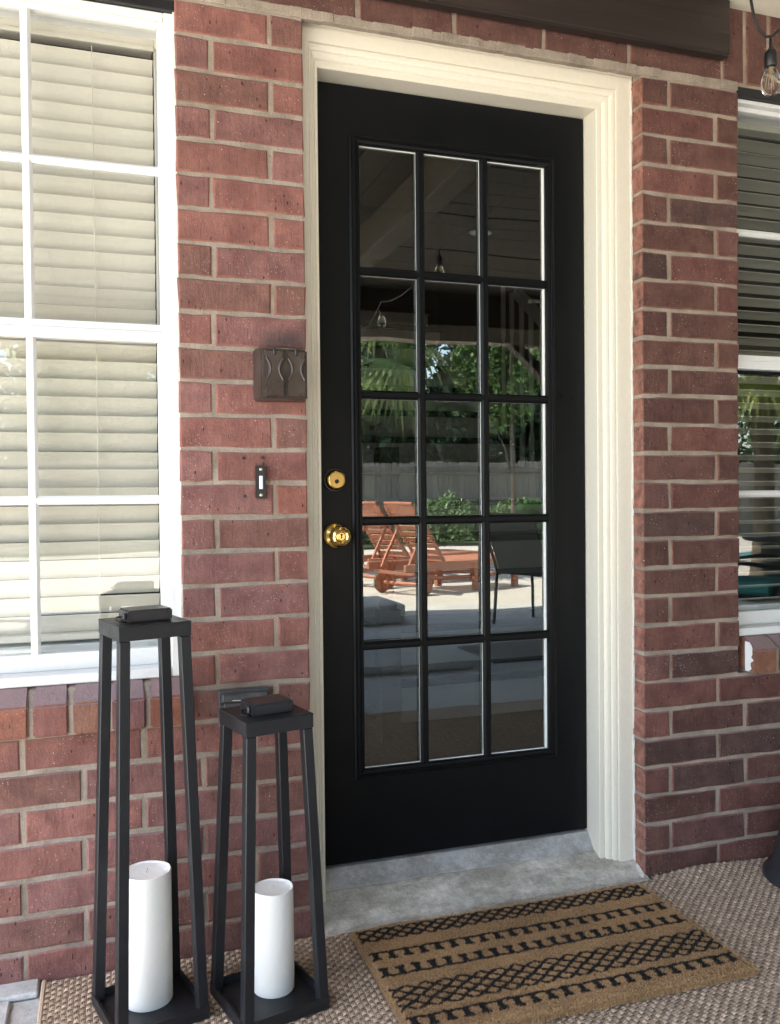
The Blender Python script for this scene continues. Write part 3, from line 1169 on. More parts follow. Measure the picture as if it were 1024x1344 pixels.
def blind(x0, x1, ztop, zbot, tilt, pitch, label, cords, y=.158, val=True, mb='blind'):
    bl = thing('window_blind', label, 'blind', (x0, y, 0))
    L = x1 - x0
    z_first, z_last = ztop - .088, zbot + .022
    pitch = (z_first - z_last) / round((z_first - z_last) / pitch)
    z = z_first
    slat = MB()
    c, s_ = math.cos(tilt), math.sin(tilt)
    npt = 5
    for xx in (0, L):
        for side in (1, -1):
            for i in range(npt):
                t = (i / (npt - 1) - .5)
                t = t if side == 1 else -t
                a = t * .050
                h = .0028 * (1 - 4 * t * t) * 1 + side * .0012
                slat.v.append((xx, a * c - h * s_, a * s_ + h * c))
    k = 2 * npt
    slat.f = [(i, (i + 1) % k, k + (i + 1) % k, k + i) for i in range(k)] + [tuple(range(k)), tuple(range(k, 2 * k))[::-1]]
    me = slat.mesh('slat', M[mb])
    while z > z_last - .001:
        o = link('slat', me, bl, (0, random.uniform(-.0008, .0008), z))
        o.rotation_euler = (R(random.uniform(-1.6, 1.6)), R(random.uniform(-.12, .12)), 0)
        z -= pitch
    q = MB()
    q.box((.0, -.022, zbot - .016), (L, .022, zbot))
    q.obj('bottom_rail', M[mb], bl, bevel=.003)
    q = MB()
    q.box((0, -.02, ztop - .045), (L, .03, ztop))
    q.obj('head_rail', M[mb], bl, bevel=.002)
    if val:
        q = MB()
        q.box((-.012, -.036, ztop - .056), (L + .002, -.030, ztop + .002))
        q.box((-.012, -.038, ztop - .056), (L + .002, -.0361, ztop - .046))
        q.obj('valance', M[mb], bl, bevel=.001)
        q = MB()
        q.box((L + .0025, -.040, ztop - .05), (L + .020, .02, ztop - .0))
        q.obj('bracket', M['soffit'], bl, bevel=.002)
    q = MB()
    for cx_ in cords:
        for dy in (-.0275, .0275):
            q.tube([(cx_, dy, ztop - .06), (cx_ + .001, dy, (ztop + zbot) / 2), (cx_, dy, zbot)], .0011, 6)
        zz = ztop - .085
        while zz > zbot + .03:
            q.tube([(cx_, -.0275, zz - .004), (cx_, .0275, zz - .004)], .0006, 4)
            zz -= pitch
    q.obj('ladder_cord', M['cord'], bl)
    return bl


blind(-1.188, -.341, 2.198, .748, R(-57), .0435, 'cream slatted blind closed behind the left window', [.12, .43, .707])
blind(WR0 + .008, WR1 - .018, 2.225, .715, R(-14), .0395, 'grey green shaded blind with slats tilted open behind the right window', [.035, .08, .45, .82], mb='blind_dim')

# ================================================================== SMALL THINGS ON THE WALL
# outlet cover
oc = thing('outlet_cover', 'brown weatherproof double outlet cover on the brick left of the door', 'outlet cover', (-.1315, 0, 1.293))
q = MB()
q.add([(0, -.001, 0), (.1255, -.001, 0), (.1255, -.001, .1235), (0, -.001, .1235), (.014, -.044, .003), (.1225, -.044, .003), (.1225, -.044, .1205), (.014, -.044, .1205)], [(0, 3, 2, 1), (4, 5, 6, 7), (0, 1, 5, 4), (1, 2, 6, 5), (2, 3, 7, 6), (3, 0, 4, 7)])
q.obj('cover_body', M['brown'], oc, bevel=.004, bseg=2)
for k in range(2):
    x0 = .021 + k * .0515
    q = MB()
    # lid outline: waisted, thicker in the middle
    pts = [(0, 0), (.045, 0), (.045, .030), (.043, .045), (.036, .060), (.034, .072), (.038, .090), (.044, .102), (.044, .112), (.0, .112), (.0, .102), (.006, .090), (.010, .072), (.008, .060), (.002, .045), (0, .030)]
    n_ = len(pts)
    cxm = .0225
    for yy_, sc_ in ((-.0442, 1.), (-.0510, 1.), (-.0545, .92)):
        q.v += [(x0 + cxm + (a - cxm) * sc_, yy_, .005 + .056 + (b_ - .056) * (sc_ if yy_ < -.053 else 1)) for a, b_ in pts]
    q.f = [(a * n_ + i, a * n_ + (i + 1) % n_, (a + 1) * n_ + (i + 1) % n_, (a + 1) * n_ + i) for a in (0, 1) for i in range(n_)]
    q.f += [tuple(range(n_)), tuple(range(2 * n_, 3 * n_))[::-1]]
    lid = q.obj('flip_lid', M['brown'], oc)
    for sgn in (0, 1):
        q = MB()
        arc = [(x0 + (.003 if sgn == 0 else .042) + (1 if sgn == 0 else -1) * .0095 * math.sin(math.pi * t), -.0535, .047 + .05 * t) for t in [i / 10 for i in range(11)]]
        q.tube(arc, .0034, 8)
        q.obj('finger_ridge', M['brown'], lid, smooth=True)
    q = MB()
    q.box((x0 + .019, -.0565, .104), (x0 + .026, -.0505, .119))
    q.obj('latch', M['plastic'], lid, bevel=.001)
    q = MB()
    q.lathe([(.0026, -.0555), (.0026, -.052)], (x0 + .014 + k * .016, 0, .011), 12, 'y')
    q.obj('screw', M['plastic'], oc)
# doorbell
be = thing('doorbell', 'slim black doorbell with a pale lit bar button on the brick pier', 'doorbell', (-.1280, 0, 1.064), R(0))
q = MB()
q.box((0, -.016, 0), (.0225, .0, .0775))
q.obj('housing', M['plastic'], be, bevel=.002, bseg=2)
q = MB()
q.box((.0070, -.0185, .0225), (.0155, -.0155, .0540))
q.obj('push_button', M['button'], be, bevel=.001)
for z_ in (.0085, .0690):
    q = MB()
    q.lathe([(.0037, -.0155), (.0037, -.0172), (.002, -.018), (.0005, -.018)], (.01125, 0, z_), 14, 'y')
    q.obj('screw', M['screw'], be, smooth=True)
# old outlet box behind the short lantern
ob = thing('socket_box', 'flat dark weathered outlet box on the brick behind the short lantern', 'outlet box', (-.222, 0, .530))
q = MB()
q.box((0, -.018, 0), (.121, -.001, .088))
q.obj('back_plate', M['greyplastic'], ob, bevel=.003)
q = MB()
q.box((.012, -.0215, .008), (.109, -.0185, .058))
q.obj('lid', M['greyplastic'], ob, bevel=.002)
q = MB()
q.box((.006, -.030, .060), (.116, -.0185, .080))
q.obj('hinge_cover', M['greyplastic'], ob, bevel=.004)
q = MB()
for z_ in (.055, .070):
    q.box((.003, -.0205, z_), (.010, -.0175, z_ + .004))
q.obj('slot', M['plastic'], ob)
q = MB()
q.tube([(.012, -.024, .064), (.035, -.030, .0655), (.06, -.034, .064), (.072, -.045, .058)], .0016, 6)
q.obj('white_wire', M['fix'], ob, label='thin white wire')

# ================================================================== LANTERNS


def lantern(name, loc, rz, Hh, hb, ht, label):
    t = thing(name, label, 'lantern', loc, rz, 'black floor lanterns by the wall')
    lw = .0215
    # base tray
    q = MB()
    q.box((-hb, -hb, .0), (hb, hb, .012))
    q.obj('base_plate', M['lantern'], t, bevel=.001)
    q = MB()
    for a in (((-hb, -hb, .0122), (hb, -hb + .005, .026)), ((-hb, hb - .005, .0122), (hb, hb, .026)), ((-hb, -hb + .005, .0122), (-hb + .005, hb - .005, .026)), ((hb - .005, -hb + .005, .0122), (hb, hb - .005, .026))):
        q.box(*a)
    q.obj('base_rim', M['lantern'], t)
    for sx, sy in ((-1, -1), (1, -1), (1, 1), (-1, 1)):
        q = MB()
        b0 = (sx * (hb - lw / 2 - .0008), sy * (hb - lw / 2 - .0008))
        t0 = (sx * (ht - lw / 2 - .0008), sy * (ht - lw / 2 - .0008))
        vs = []
        for (cx_, cy_), z_ in ((b0, .0125), (t0, Hh - .030)):
            for a, b_ in ((-1, -1), (1, -1), (1, 1), (-1, 1)):
                vs.append((cx_ + a * lw / 2, cy_ + b_ * lw / 2, z_))
        q.add(vs, [(0, 3, 2, 1), (4, 5, 6, 7), (0, 1, 5, 4), (1, 2, 6, 5), (2, 3, 7, 6), (3, 0, 4, 7)])
        q.obj('leg', M['lantern'], t, bevel=.0016)
    q = MB()
    k = ht
    for a in (((-k, -k, Hh - .0295), (k, -k + .006, Hh - .003)), ((-k, k - .006, Hh - .0295), (k, k, Hh - .003)), ((-k, -k + .006, Hh - .0295), (-k + .006, k - .006, Hh - .003)), ((k - .006, -k + .006, Hh - .0295), (k, k - .006, Hh - .003))):
        q.box(*a)
    q.obj('top_frame', M['lantern'], t)
    q = MB()
    q.box((-k - .0008, -k - .0008, Hh - .0028), (k + .0008, k + .0008, Hh))
    q.obj('top_plate', M['lantern'], t, bevel=.0008)
    q = MB()
    q.box((-.044, -.040, Hh + .0005), (.046, .030, Hh + .0255))
    bx = q.obj('battery_box', M['plastic'], t, bevel=.003, bseg=2)
    q = MB()
    q.box((-.052, -.030, Hh + .006), (-.0445, -.014, Hh + .020))
    q.obj('latch', M['plastic'], bx, bevel=.002)
    q = MB()
    q.tube([(-.047, -.034, Hh + .003), (-.058, -.038, Hh + .0045), (-.067, -.030, Hh + .008), (-.062, -.020, Hh + .013), (-.052, -.018, Hh + .012)], .0014, 6)
    q.obj('wire_hook', M['darkmetal'], bx, smooth=True)
    q = MB()
    q.lathe([(.0045, -.0425), (.0045, -.040)], (.040, 0, Hh + .018), 10, 'y')
    q.obj('screw', M['plastic'], bx)
    return t


RUGZ = .0075
lantern('lantern', (-.3947, -.2090, RUGZ), .262, .8104, .0935, .0728, 'tall black tapered lantern frame under the left window, nearer the left edge')
lantern('lantern', (-.1548, -.2535, RUGZ), .2345, .6124, .0950, .0740, 'short black tapered lantern frame between the tall lantern and the door')


def candle(loc, r, h, label):
    q = MB()
    seg = 56
    prof_ = [(r * .96, 0), (r, .003), (r, h * .5), (r * .998, h - .004), (r * .985, h - .0008), (r * .955, h), (r * .93, h - .001), (r * .88, h - .0035), (r * .6, h - .005), (r * .15, h - .006), (.001, h - .006)]
    q.lathe(prof_, (0, 0, 0), seg)
    for i, v in enumerate(q.v):
        rr = math.hypot(v[0], v[1])
        if v[2] > h * .7 and rr > r * .8:
            a = math.atan2(v[1], v[0])
            q.v[i] = (v[0], v[1], v[2] + .0006 * math.sin(a * 2 + 1) + .0003 * math.sin(a * 5))
    o = q.obj('candle', M['candle'], None, smooth=True, loc=loc, label=label, category='candle', group='white pillar candles')
    w_ = MB()
    w_.tube([(0, 0, h - .007), (.001, 0, h - .002), (.003, .001, h + .003)], .0012, 6)
    w_.obj('wick', M['fix'], o)
    return o


candle((-.3965, -.1850, RUGZ + .0122), .0505, .272, 'thick white pillar candle standing inside the tall lantern')
candle((-.1400, -.2300, RUGZ + .0122), .0440, .217, 'white pillar candle standing inside the short lantern')

# ================================================================== STRING LIGHT
sl = thing('string_light', 'black string light cable with clear bulbs hung along the porch beam', 'string light')
bulbs = [(1.246, -.148, 2.290), (1.085, -1.57, 2.255), (1.06, -2.41, 2.18), (1.28, -3.97, 2.22)]
cab = MB()
pts = [(1.17, -.13, 2.47), (1.184, -.14, 2.40), (1.190, -.146, 2.345), (1.205, -.148, 2.305), (1.228, -.148, 2.286), (1.250, -.148, 2.290), (1.275, -.15, 2.312), (1.31, -.16, 2.335), (1.38, -.2, 2.36), (1.5, -.4, 2.385)]
cab.tube(pts, .0038, 8)
for i in range(3):
    a, b_ = Vector(bulbs[i]), Vector(bulbs[i + 1])
    if i == 0:
        a = Vector((1.17, -.13, 2.47))
    pp = []
    for k in range(17):
        t = k / 16
        p = a.lerp(b_, t)
        p.z += -.28 * t * (1 - t) + (.0 if 0 < t < 1 else 0)
        pp.append(p)
    cab.tube(pp, .0038, 6)
cab.obj('cable', M['rubber'], sl, smooth=True)
for i, (bx_, by_, bz_) in enumerate(bulbs):
    q = MB()
    q.lathe([(.004, 0.0), (.0048, -.03), (.009, -.036), (.0155, -.043), (.0165, -.052), (.0165, -.078), (.0145, -.082), (.012, -.084)][::-1], (bx_, by_, bz_), 20)
    so = q.obj('socket', M['plastic'], sl, smooth=True)
    q = MB()
    q.lathe([(.0115, -.080), (.0130, -.088), (.0185, -.098), (.0235, -.112), (.0250, -.126), (.0238, -.139), (.0190, -.150), (.0115, -.157), (.004, -.160), (.0005, -.1605)], (bx_, by_, bz_), 28)
    bu = q.obj('bulb', M['bulb'], so, smooth=True)
for i, (bx_, by_, bz_) in enumerate(bulbs):
    q = MB()
    for k in range(4):
        t = k * math.pi / 2 + .4
        q.tube([(bx_ + .003 * math.cos(t), by_ + .003 * math.sin(t), bz_ - .088), (bx_ + .012 * math.cos(t), by_ + .012 * math.sin(t), bz_ - .136)], .0007, 6)
    q.tube([(bx_, by_, bz_ - .082), (bx_, by_, bz_ - .104)], .004, 8)
    q.obj('filament', M['filament'], sl)

# ================================================================== DARK BIN (right edge)
q = MB()
q.lathe([(.098, .262), (.102, .24), (.146, .045), (.154, .022), (.168, .012), (.174, .004), (.174, 0)][::-1], (0, 0, 0), 56)
bn = thing('plant_pot', 'charcoal round tapered pot with flared foot at the right edge of the rug', 'pot', (1.408, -.187, RUGZ))
q.obj('pot_body', M['pot'], bn, smooth=True)
q = MB()
q.lathe([(.106, .255), (.107, .272), (.090, .272), (.088, .22), (.001, .215)], (0, 0, 0), 48)
q.obj('pot_rim', M['pot'], bn, smooth=True)

# ================================================================== RUG WITH REAL WEAVE
RX_0, RX_1, RY_0, RY_1 = -.606, 1.95, -1.70, -.008
CX, CY = .0125, .0108


def rug_h(X, Y):
    """floor level of the rug: it ruckles against the pier at the right"""
    b = .012 * np.exp(-((X - 1.13) / .11) ** 2) * np.exp(-((Y + .0) / .05) ** 2)
    b += .0012 * np.sin(X * 5 + 1) * np.sin(Y * 7)
    b += .0025 * np.exp(-((X - .95) / .03) ** 2) * np.exp(-((Y + .05) / .1) ** 2)
    return np.maximum(b, -.0005)


def rug_edge(X):
    """y of the rug's back edge"""
    e = np.full_like(X, -.006)
    e = np.where((X > 0) & (X < .955), -.026 + .008 * np.sin(X * 9) + .004 * np.sin(X * 31 + 1), e)
    e = np.where(X < 0, -.010 + .012 * X, e)
    return e


nxc = int((RX_1 - RX_0) / CX)
nyc = int((RY_1 - RY_0) / CY) * -1
nyc = abs(int((RY_1 - RY_0) / CY))
I, J = np.meshgrid(np.arange(nxc), np.arange(nyc), indexing='ij')
I, J = I.ravel(), J.ravel()
Xc = RX_0 + (I + .5) * CX + .0012 * np.sin(J * .35) + .0008 * np.sin(J * 1.3)
Yc = RY_1 - (J + .5) * CY + .0009 * np.sin(I * .3)
keep = Yc + CY * .5 < rug_edge(Xc)
I, J, Xc, Yc = I[keep], J[keep], Xc[keep], Yc[keep]
n_c = len(I)
weft = ((I + J) % 2 == 0)
Vall, Tall, Fall = [], [], []
off = 0
for isw in (True, False):
    sel = weft == isw
    xc, yc = Xc[sel], Yc[sel]
    nn = len(xc)
    base = np.where(rng.random((nn, 1)) < .5, 1., .84) * rng.uniform(.84, 1.14, (nn, 1))
    colr = (np.array([[.50, .385, .28]]) if isw else np.array([[.36, .258, .178]])) * base
    strands = 2 if isw else 3
    for s_ in range(strands):
        ts = (s_ + .5) / strands - .5
        segs = 4
        prof_t = np.linspace(-.5, .5, segs + 1)
        hh = (1 - (2 * prof_t) ** 2) * (.0040 if isw else .0022) + (-.0006 if isw else -.0002)
        wst = 1. / strands * .47
        rows = []
        jit_ = rng.uniform(-.0006, .0006, nn)
        for (tt, h_) in zip(prof_t, hh):
            for side, dh in ((-1, -.0014), (0, 0), (1, -.0014)):
                if isw:
                    x_ = xc + tt * CX * 1.16
                    y_ = yc + (ts + side * wst) * CY + jit_
                else:
                    y_ = yc + tt * CY * 1.16
                    x_ = xc + (ts + side * wst) * CX + jit_
                z_ = RUGZ - .003 + h_ + dh + rug_h(x_, y_)
                rows.append(np.stack([x_, y_, z_], 1))
        A = np.stack(rows, 1)            # nn x 15 x 3
        k_ = A.shape[1]
        Vall.append(A.reshape(-1, 3))
        Tall.append(np.repeat(colr * rng.uniform(.86, 1.14, (nn, 1)), k_, 0))
        fl = []
        for a in range(segs):
            for b_ in range(2):
                i0 = a * 3 + b_
                fl.append((i0, i0 + 3, i0 + 4, i0 + 1))
        fl = np.array(fl)
        ff = (np.arange(nn)[:, None, None] * k_ + fl[None]).reshape(-1, 4) + off
        Fall.append(ff)
        off += nn * k_
rug = thing('jute_rug', 'brown basket weave jute rug on the patio floor under the lanterns', 'rug')
link('weave', fast_mesh('weave', np.concatenate(Vall), np.concatenate(Fall), M['weave'], np.concatenate(Tall), True), rug, kind='stuff')
# backing sheet
gx = np.linspace(RX_0 - .004, RX_1 + .004, 240)
gyv = np.linspace(0, 1, 90) ** 1.4
V, T = [], []
GXm = np.repeat(gx[:, None], 90, 1)
ed = rug_edge(gx)[:, None] - .001
GYm = ed + (RY_0 - .004 - ed) * gyv[None]
GZm = RUGZ - .0045 + rug_h(GXm, GYm)
V = np.stack([GXm, GYm, GZm], 2).reshape(-1, 3)
ii, jj = np.meshgrid(np.arange(239), np.arange(89), indexing='ij')
a0 = (ii * 90 + jj).ravel()
F = np.stack([a0, a0 + 90, a0 + 91, a0 + 1], 1)[:, ::-1]
link('backing', fast_mesh('backing', V, F, M['rugbase'], np.tile([[.20, .14, .10]], (len(V), 1)), True), rug)
q = MB()
q.tube([(RX_0 - .003, y_, RUGZ - .003) for y_ in np.linspace(RY_0, -.014, 30)], .0052, 6)
q.tube([(x_, RY_0 - .004, RUGZ - .003) for x_ in np.linspace(RX_0, RX_1, 30)], .0045, 6)
bd = q.obj('bound_edge', M['weave'], rug, smooth=True)
at_ = bd.data.color_attributes.new('tint', 'FLOAT_COLOR', 'POINT')
for d in at_.data:
    d.color = (.5, .39, .28, 1)

# ================================================================== COIR MAT
MW, MDp, MT = .794, .447, .0175


def lattice(u, v, pitch, thick):
    a = np.abs(((u + v) / pitch) % 1 - .5)
    b = np.abs(((u - v) / pitch) % 1 - .5)
    return (np.minimum(.5 - a, .5 - b) * pitch < thick)


def mat_black(u, d):
    """u along the mat, d from its back edge; True where the black pattern is printed"""
    wob = .0012 * np.sin(u * 90) + .0008 * np.sin(u * 233 + d * 100)
    d = d + wob
    r_ = np.zeros_like(u, bool)
    P = .0375
    for d0, d1 in ((.008, .068), (.262, .352)):
        # the lattice rows end in saw teeth
        inb = (d > d0) & (d < d1)
        r_ |= inb & lattice(u, (d - d0) * (1.4 if d0 > .1 else 1.2), P * (1.14 if d0 > .1 else .96), .0072)
    for d0, d1, up in ((.114, .150, False), (.182, .220, True), (.374, .410, False)):
        bar = (d > d0) & (d < d0 + .0080) if not up else (d > d1 - .0080) & (d < d1)
        t = ((u / P) % 1 - .5) * P
        inb = (d > d0) & (d < d1)
        e = (d - d0) / (d1 - d0)
        if up:
            e = 1 - e
        stem = inb & (np.abs(t) < .0070)
        foot = inb & (e > .70) & (np.abs(t) < .0112)
        arch = inb & (e < .42) & (np.abs(np.abs(t) - .0) > .0) & (np.abs(t) < .0062 + .009 * (1 - e / .42) ** 2)
        r_ |= bar | stem | foot | arch
    r_ &= (u > .006) & (u < MW - .004)
    return r_


mt_o = thing('door_mat', 'tan coir door mat with black geometric bands in front of the door', 'door mat', (.0815, -.0640, RUGZ + .0015), -.006)
nu, nv = 400, 226
U, D = np.meshgrid(np.linspace(0, MW, nu), np.linspace(0, MDp, nv), indexing='ij')
hgt = MT * np.ones_like(U)
edge = np.minimum(np.minimum(U, MW - U), np.minimum(D, MDp - D))
hgt *= np.sqrt(np.clip(1 - (1 - np.clip(edge / .012, 0, 1)) ** 2, 0, 1))
hgt += rng.normal(0, .0009, U.shape)
Xj = U + rng.normal(0, .0011, U.shape)
Dj = D + rng.normal(0, .0011, U.shape)
blk = mat_black(Xj, Dj)
TAN = np.array([.41, .25, .125])
BLK = np.array([.018, .018, .017])
lum = rng.uniform(.72, 1.2, U.shape)[..., None]
fade = .0
wear = (.88 + .16 * np.sin(U * 9 + 1) * np.sin(D * 14) + .08 * np.sin(U * 31 + D * 47))[..., None]
T = np.where(blk[..., None], BLK * lum, TAN * lum * wear)
V = np.stack([Xj, -Dj, hgt], 2).reshape(-1, 3)
ii, jj = np.meshgrid(np.arange(nu - 1), np.arange(nv - 1), indexing='ij')
a0 = (ii * nv + jj).ravel()
F = np.stack([a0, a0 + nv, a0 + nv + 1, a0 + 1], 1)[:, ::-1]
link('mat_body', fast_mesh('mat_body', V, F, M['coir'], T.reshape(-1, 3)), mt_o)
# fibres
nf = 90000
u = rng.uniform(.001, MW - .001, nf)
d = rng.uniform(.001, MDp - .001, nf)
ns = 16000     # extra along the rim
per = rng.uniform(0, 2 * (MW + MDp), ns)
eu = np.where(per < MW, per, np.where(per < MW + MDp, MW, np.where(per < 2 * MW + MDp, per - MW - MDp, 0)))
ev = np.where(per < MW, MDp, np.where(per < MW + MDp, per - MW, np.where(per < 2 * MW + MDp, 0, per - 2 * MW - MDp)))
u = np.concatenate([u, np.clip(eu + rng.normal(0, .002, ns), 0, MW)])
d = np.concatenate([d, np.clip(ev + rng.normal(0, .002, ns), 0, MDp)])
nf = len(u)
edg = np.minimum(np.minimum(u, MW - u), np.minimum(d, MDp - d))
h0 = MT * np.sqrt(np.clip(1 - (1 - np.clip(edg / .012, 0, 1)) ** 2, 0, 1)) - .002
h0 = np.where(edg < .003, rng.uniform(.0, MT * .9, nf), h0)
ln = rng.uniform(.0035, .0075, nf)
az = rng.uniform(0, 2 * np.pi, nf)
out_u = np.where(u < .004, -1., np.where(u > MW - .004, 1., 0.))
out_d = np.where(d < .004, -1., np.where(d > MDp - .004, 1., 0.))
lean = rng.uniform(.1, .75, nf)
tx = u + ln * lean * np.cos(az) + out_u * ln * .6
td = d + ln * lean * np.sin(az) + out_d * ln * .6
wdt = .00055
px, pd = wdt * -np.sin(az), wdt * np.cos(az)
V = np.stack([np.stack([u - px, -(d - pd), h0], 1), np.stack([u + px, -(d + pd), h0], 1), np.stack([tx, -td, h0 + ln * np.sqrt(1 - lean ** 2 * .8)], 1)], 1).reshape(-1, 3)
fb = mat_black(u + rng.normal(0, .0012, nf), d + rng.normal(0, .0012, nf))
lum = rng.uniform(.6, 1.45, nf)[:, None]
T = np.repeat(np.where(fb[:, None], BLK * lum * 1.3, TAN * lum), 3, 0)
link('coir_fibre', fast_mesh('coir_fibre', V, np.arange(nf * 3).reshape(-1, 3), M['coir'], T), mt_o, kind='stuff')

# ================================================================== PORCH
porch = thing('porch_roof', 'covered porch roof with weathered board ceiling, dark beams and a post', 'porch roof', kind='thing')
# ledger on the wall above the door
q = MB()
q.box((-.6, -.040, 2.288), (1.206, -.0075, 2.438))
q.obj('ledger_board', M['beam'], porch, bevel=.003)
q = MB()
q.box((-.6, -.0385, 2.281), (1.20, -.012, 2.2875))
q.obj('ledger_strip', M['beam'], porch, bevel=.001)
# dark and pale beams running out from the wall
q = MB()
q.box((.60, -.62, 2.440), (1.185, -.002, 2.62))
q.obj('dark_beam', M['beamy'], porch, bevel=.004)
q = MB()
q.box((1.03, -5.05, 2.50), (1.165, -.622, 2.74))
q.obj('pale_beam', M['palebeam'], porch, bevel=.004)
# left ceiling boards run away from the wall
me = None
x = 1.028
while x > -2.05:
    wd_ = random.uniform(.135, .165)
    q = MB()
    q.box((x - wd_ + .006, -5.5, 2.685 + random.uniform(-.002, .002)), (x, -.005 if x < .6 else -.625, 2.71))
    q.obj('ceiling_board', M['planky'] if x > .72 or x < .3 else M['soffit'], porch)
    x -= wd_
y_ = -.63
while y_ > -5.45:
    wd_ = .205
    q = MB()
    q.box((1.17, y_ - wd_ + .010, 2.955 + random.uniform(-.003, .003)), (8.5, y_, 2.98))
    q.obj('ceiling_board', M['plankx'], porch)
    y_ -= wd_
# cream soffit over the right window
q = MB()
q.box((1.190, -.62, 2.440), (8.5, -.0015, 2.458))
q.obj('soffit_panel', M['soffit'], porch)
q = MB()
q.box((1.19, -.628, 2.440), (8.5, -.6205, 3.0))
q.obj('soffit_fascia', M['soffit'], porch)
# roof deck over it all
q = MB()
q.box((-2.15, -5.75, 3.02), (8.6, .15, 3.10))
q.box((-2.15, -5.75, 2.72), (1.03, -5.5, 3.02))
q.obj('roof_deck', M['roofshingle'], porch)
# front beam, fascia
q = MB()
q.box((-2.12, -5.35, 2.66), (8.5, -5.20, 3.02))
q.obj('front_beam', M['beam'], porch, bevel=.004)
q = MB()
q.box((-2.12, -5.362, 2.50), (8.5, -5.19, 2.655))
q.obj('front_board', M['fence'], porch, bevel=.004)
for px_ in (-2.0, 3.75, 8.2):
    q = MB()
    q.box((px_ - .07, -5.34, PZ), (px_ + .07, -5.21, 2.50))
    q.obj('post', M['beam'], porch, bevel=.005)
for px_, dx in ((3.68, -1), (8.13, -1), (-1.93, 1)):
    q = MB()
    q.bar((px_, -5.275, 2.18), (px_ + dx * .52, -5.275, 2.64), .09, .12, (0, 1, 0))
    q.obj('knee_brace', M['beam'], porch)
q = MB()
q.lathe([(.085, 2.944), (.078, 2.936), (.06, 2.940), (.001, 2.94)], (2.12, -3.35, 0), 28)
q.obj('recessed_light', M['fix'], porch, smooth=True)
q = MB()
for k in range(4):
    a = k * math.pi / 2 + .5
    q.bar((3.3 + .12 * math.cos(a), -3.6 + .12 * math.sin(a), 2.60), (3.3 + .62 * math.cos(a), -3.6 + .62 * math.sin(a), 2.60), .13, .008, (0, 0, 1))
fan = thing('ceiling_fan', 'pale four blade ceiling fan reflected in the upper right door pane', 'ceiling fan')
q.obj('blades', M['palebeam'], fan)
q = MB()
q.lathe([(.02, 2.95), (.02, 2.72), (.10, 2.70), (.11, 2.60), (.08, 2.54), (.02, 2.52)], (3.3, -3.6, 0), 24)
q.obj('motor', M['fix'], fan, smooth=True)

# ================================================================== STAIRCASE INDOORS
st = thing('staircase', 'indoor staircase with dark treads and pale risers seen faintly through the door glass', 'staircase')
for i in range(1, 14):
    yn, zt_ = 1.28 + .25 * (i - 1), .14 + .1825 * i
    q = MB()
    q.box((.66, yn, zt_ - .035), (1.98, yn + .275, zt_))
    q.obj('tread', M['tread'], st, bevel=.004)
    q = MB()
    q.box((.68, yn + .025, zt_ - .1825 + .001), (1.96, yn + .040, zt_ - .0355))
    q.obj('riser', M['siding'], st)
for i in range(4, 8):
    yn, zt_ = 1.28 + .25 * (i - 1), .14 + .1825 * i
    for dy in (.05, .17):
        q = MB()
        q.lathe([(.018, zt_), (.018, zt_ + .18), (.010, zt_ + .22), (.016, zt_ + .4), (.01, zt_ + .62), (.016, zt_ + .66), (.016, zt_ + .86 + dy * .73)], (1.95, yn + dy, 0), 8)
        q.obj('baluster', M['siding'], st)
q = MB()
q.bar((1.95, 1.25, 1.20), (1.95, 2.75, 1.20 + 1.5 * .73), .055, .05)
q.obj('handrail', M['siding'], st)
for x_ in (.60, 2.02):
    q = MB()
    q.box((x_ - .04, 1.18, .097), (x_ + .04, 1.26, .62))
    q.lathe([(.034, .62), (.038, .64), (.024, .67), (.034, .78), (.036, .9), (.022, .98), (.036, 1.0)], (x_, 1.22, 0), 14)
    q.box((x_ - .04, 1.18, 1.0), (x_ + .04, 1.26, 1.26))
    q.obj('newel_post', M['newel'], st)
q = MB()
q.box((.60, 1.27, .097), (.655, 4.7, .14))
q.obj('stair_side', M['tread'], st)

# ================================================================== GARDEN SEEN IN THE GLASS


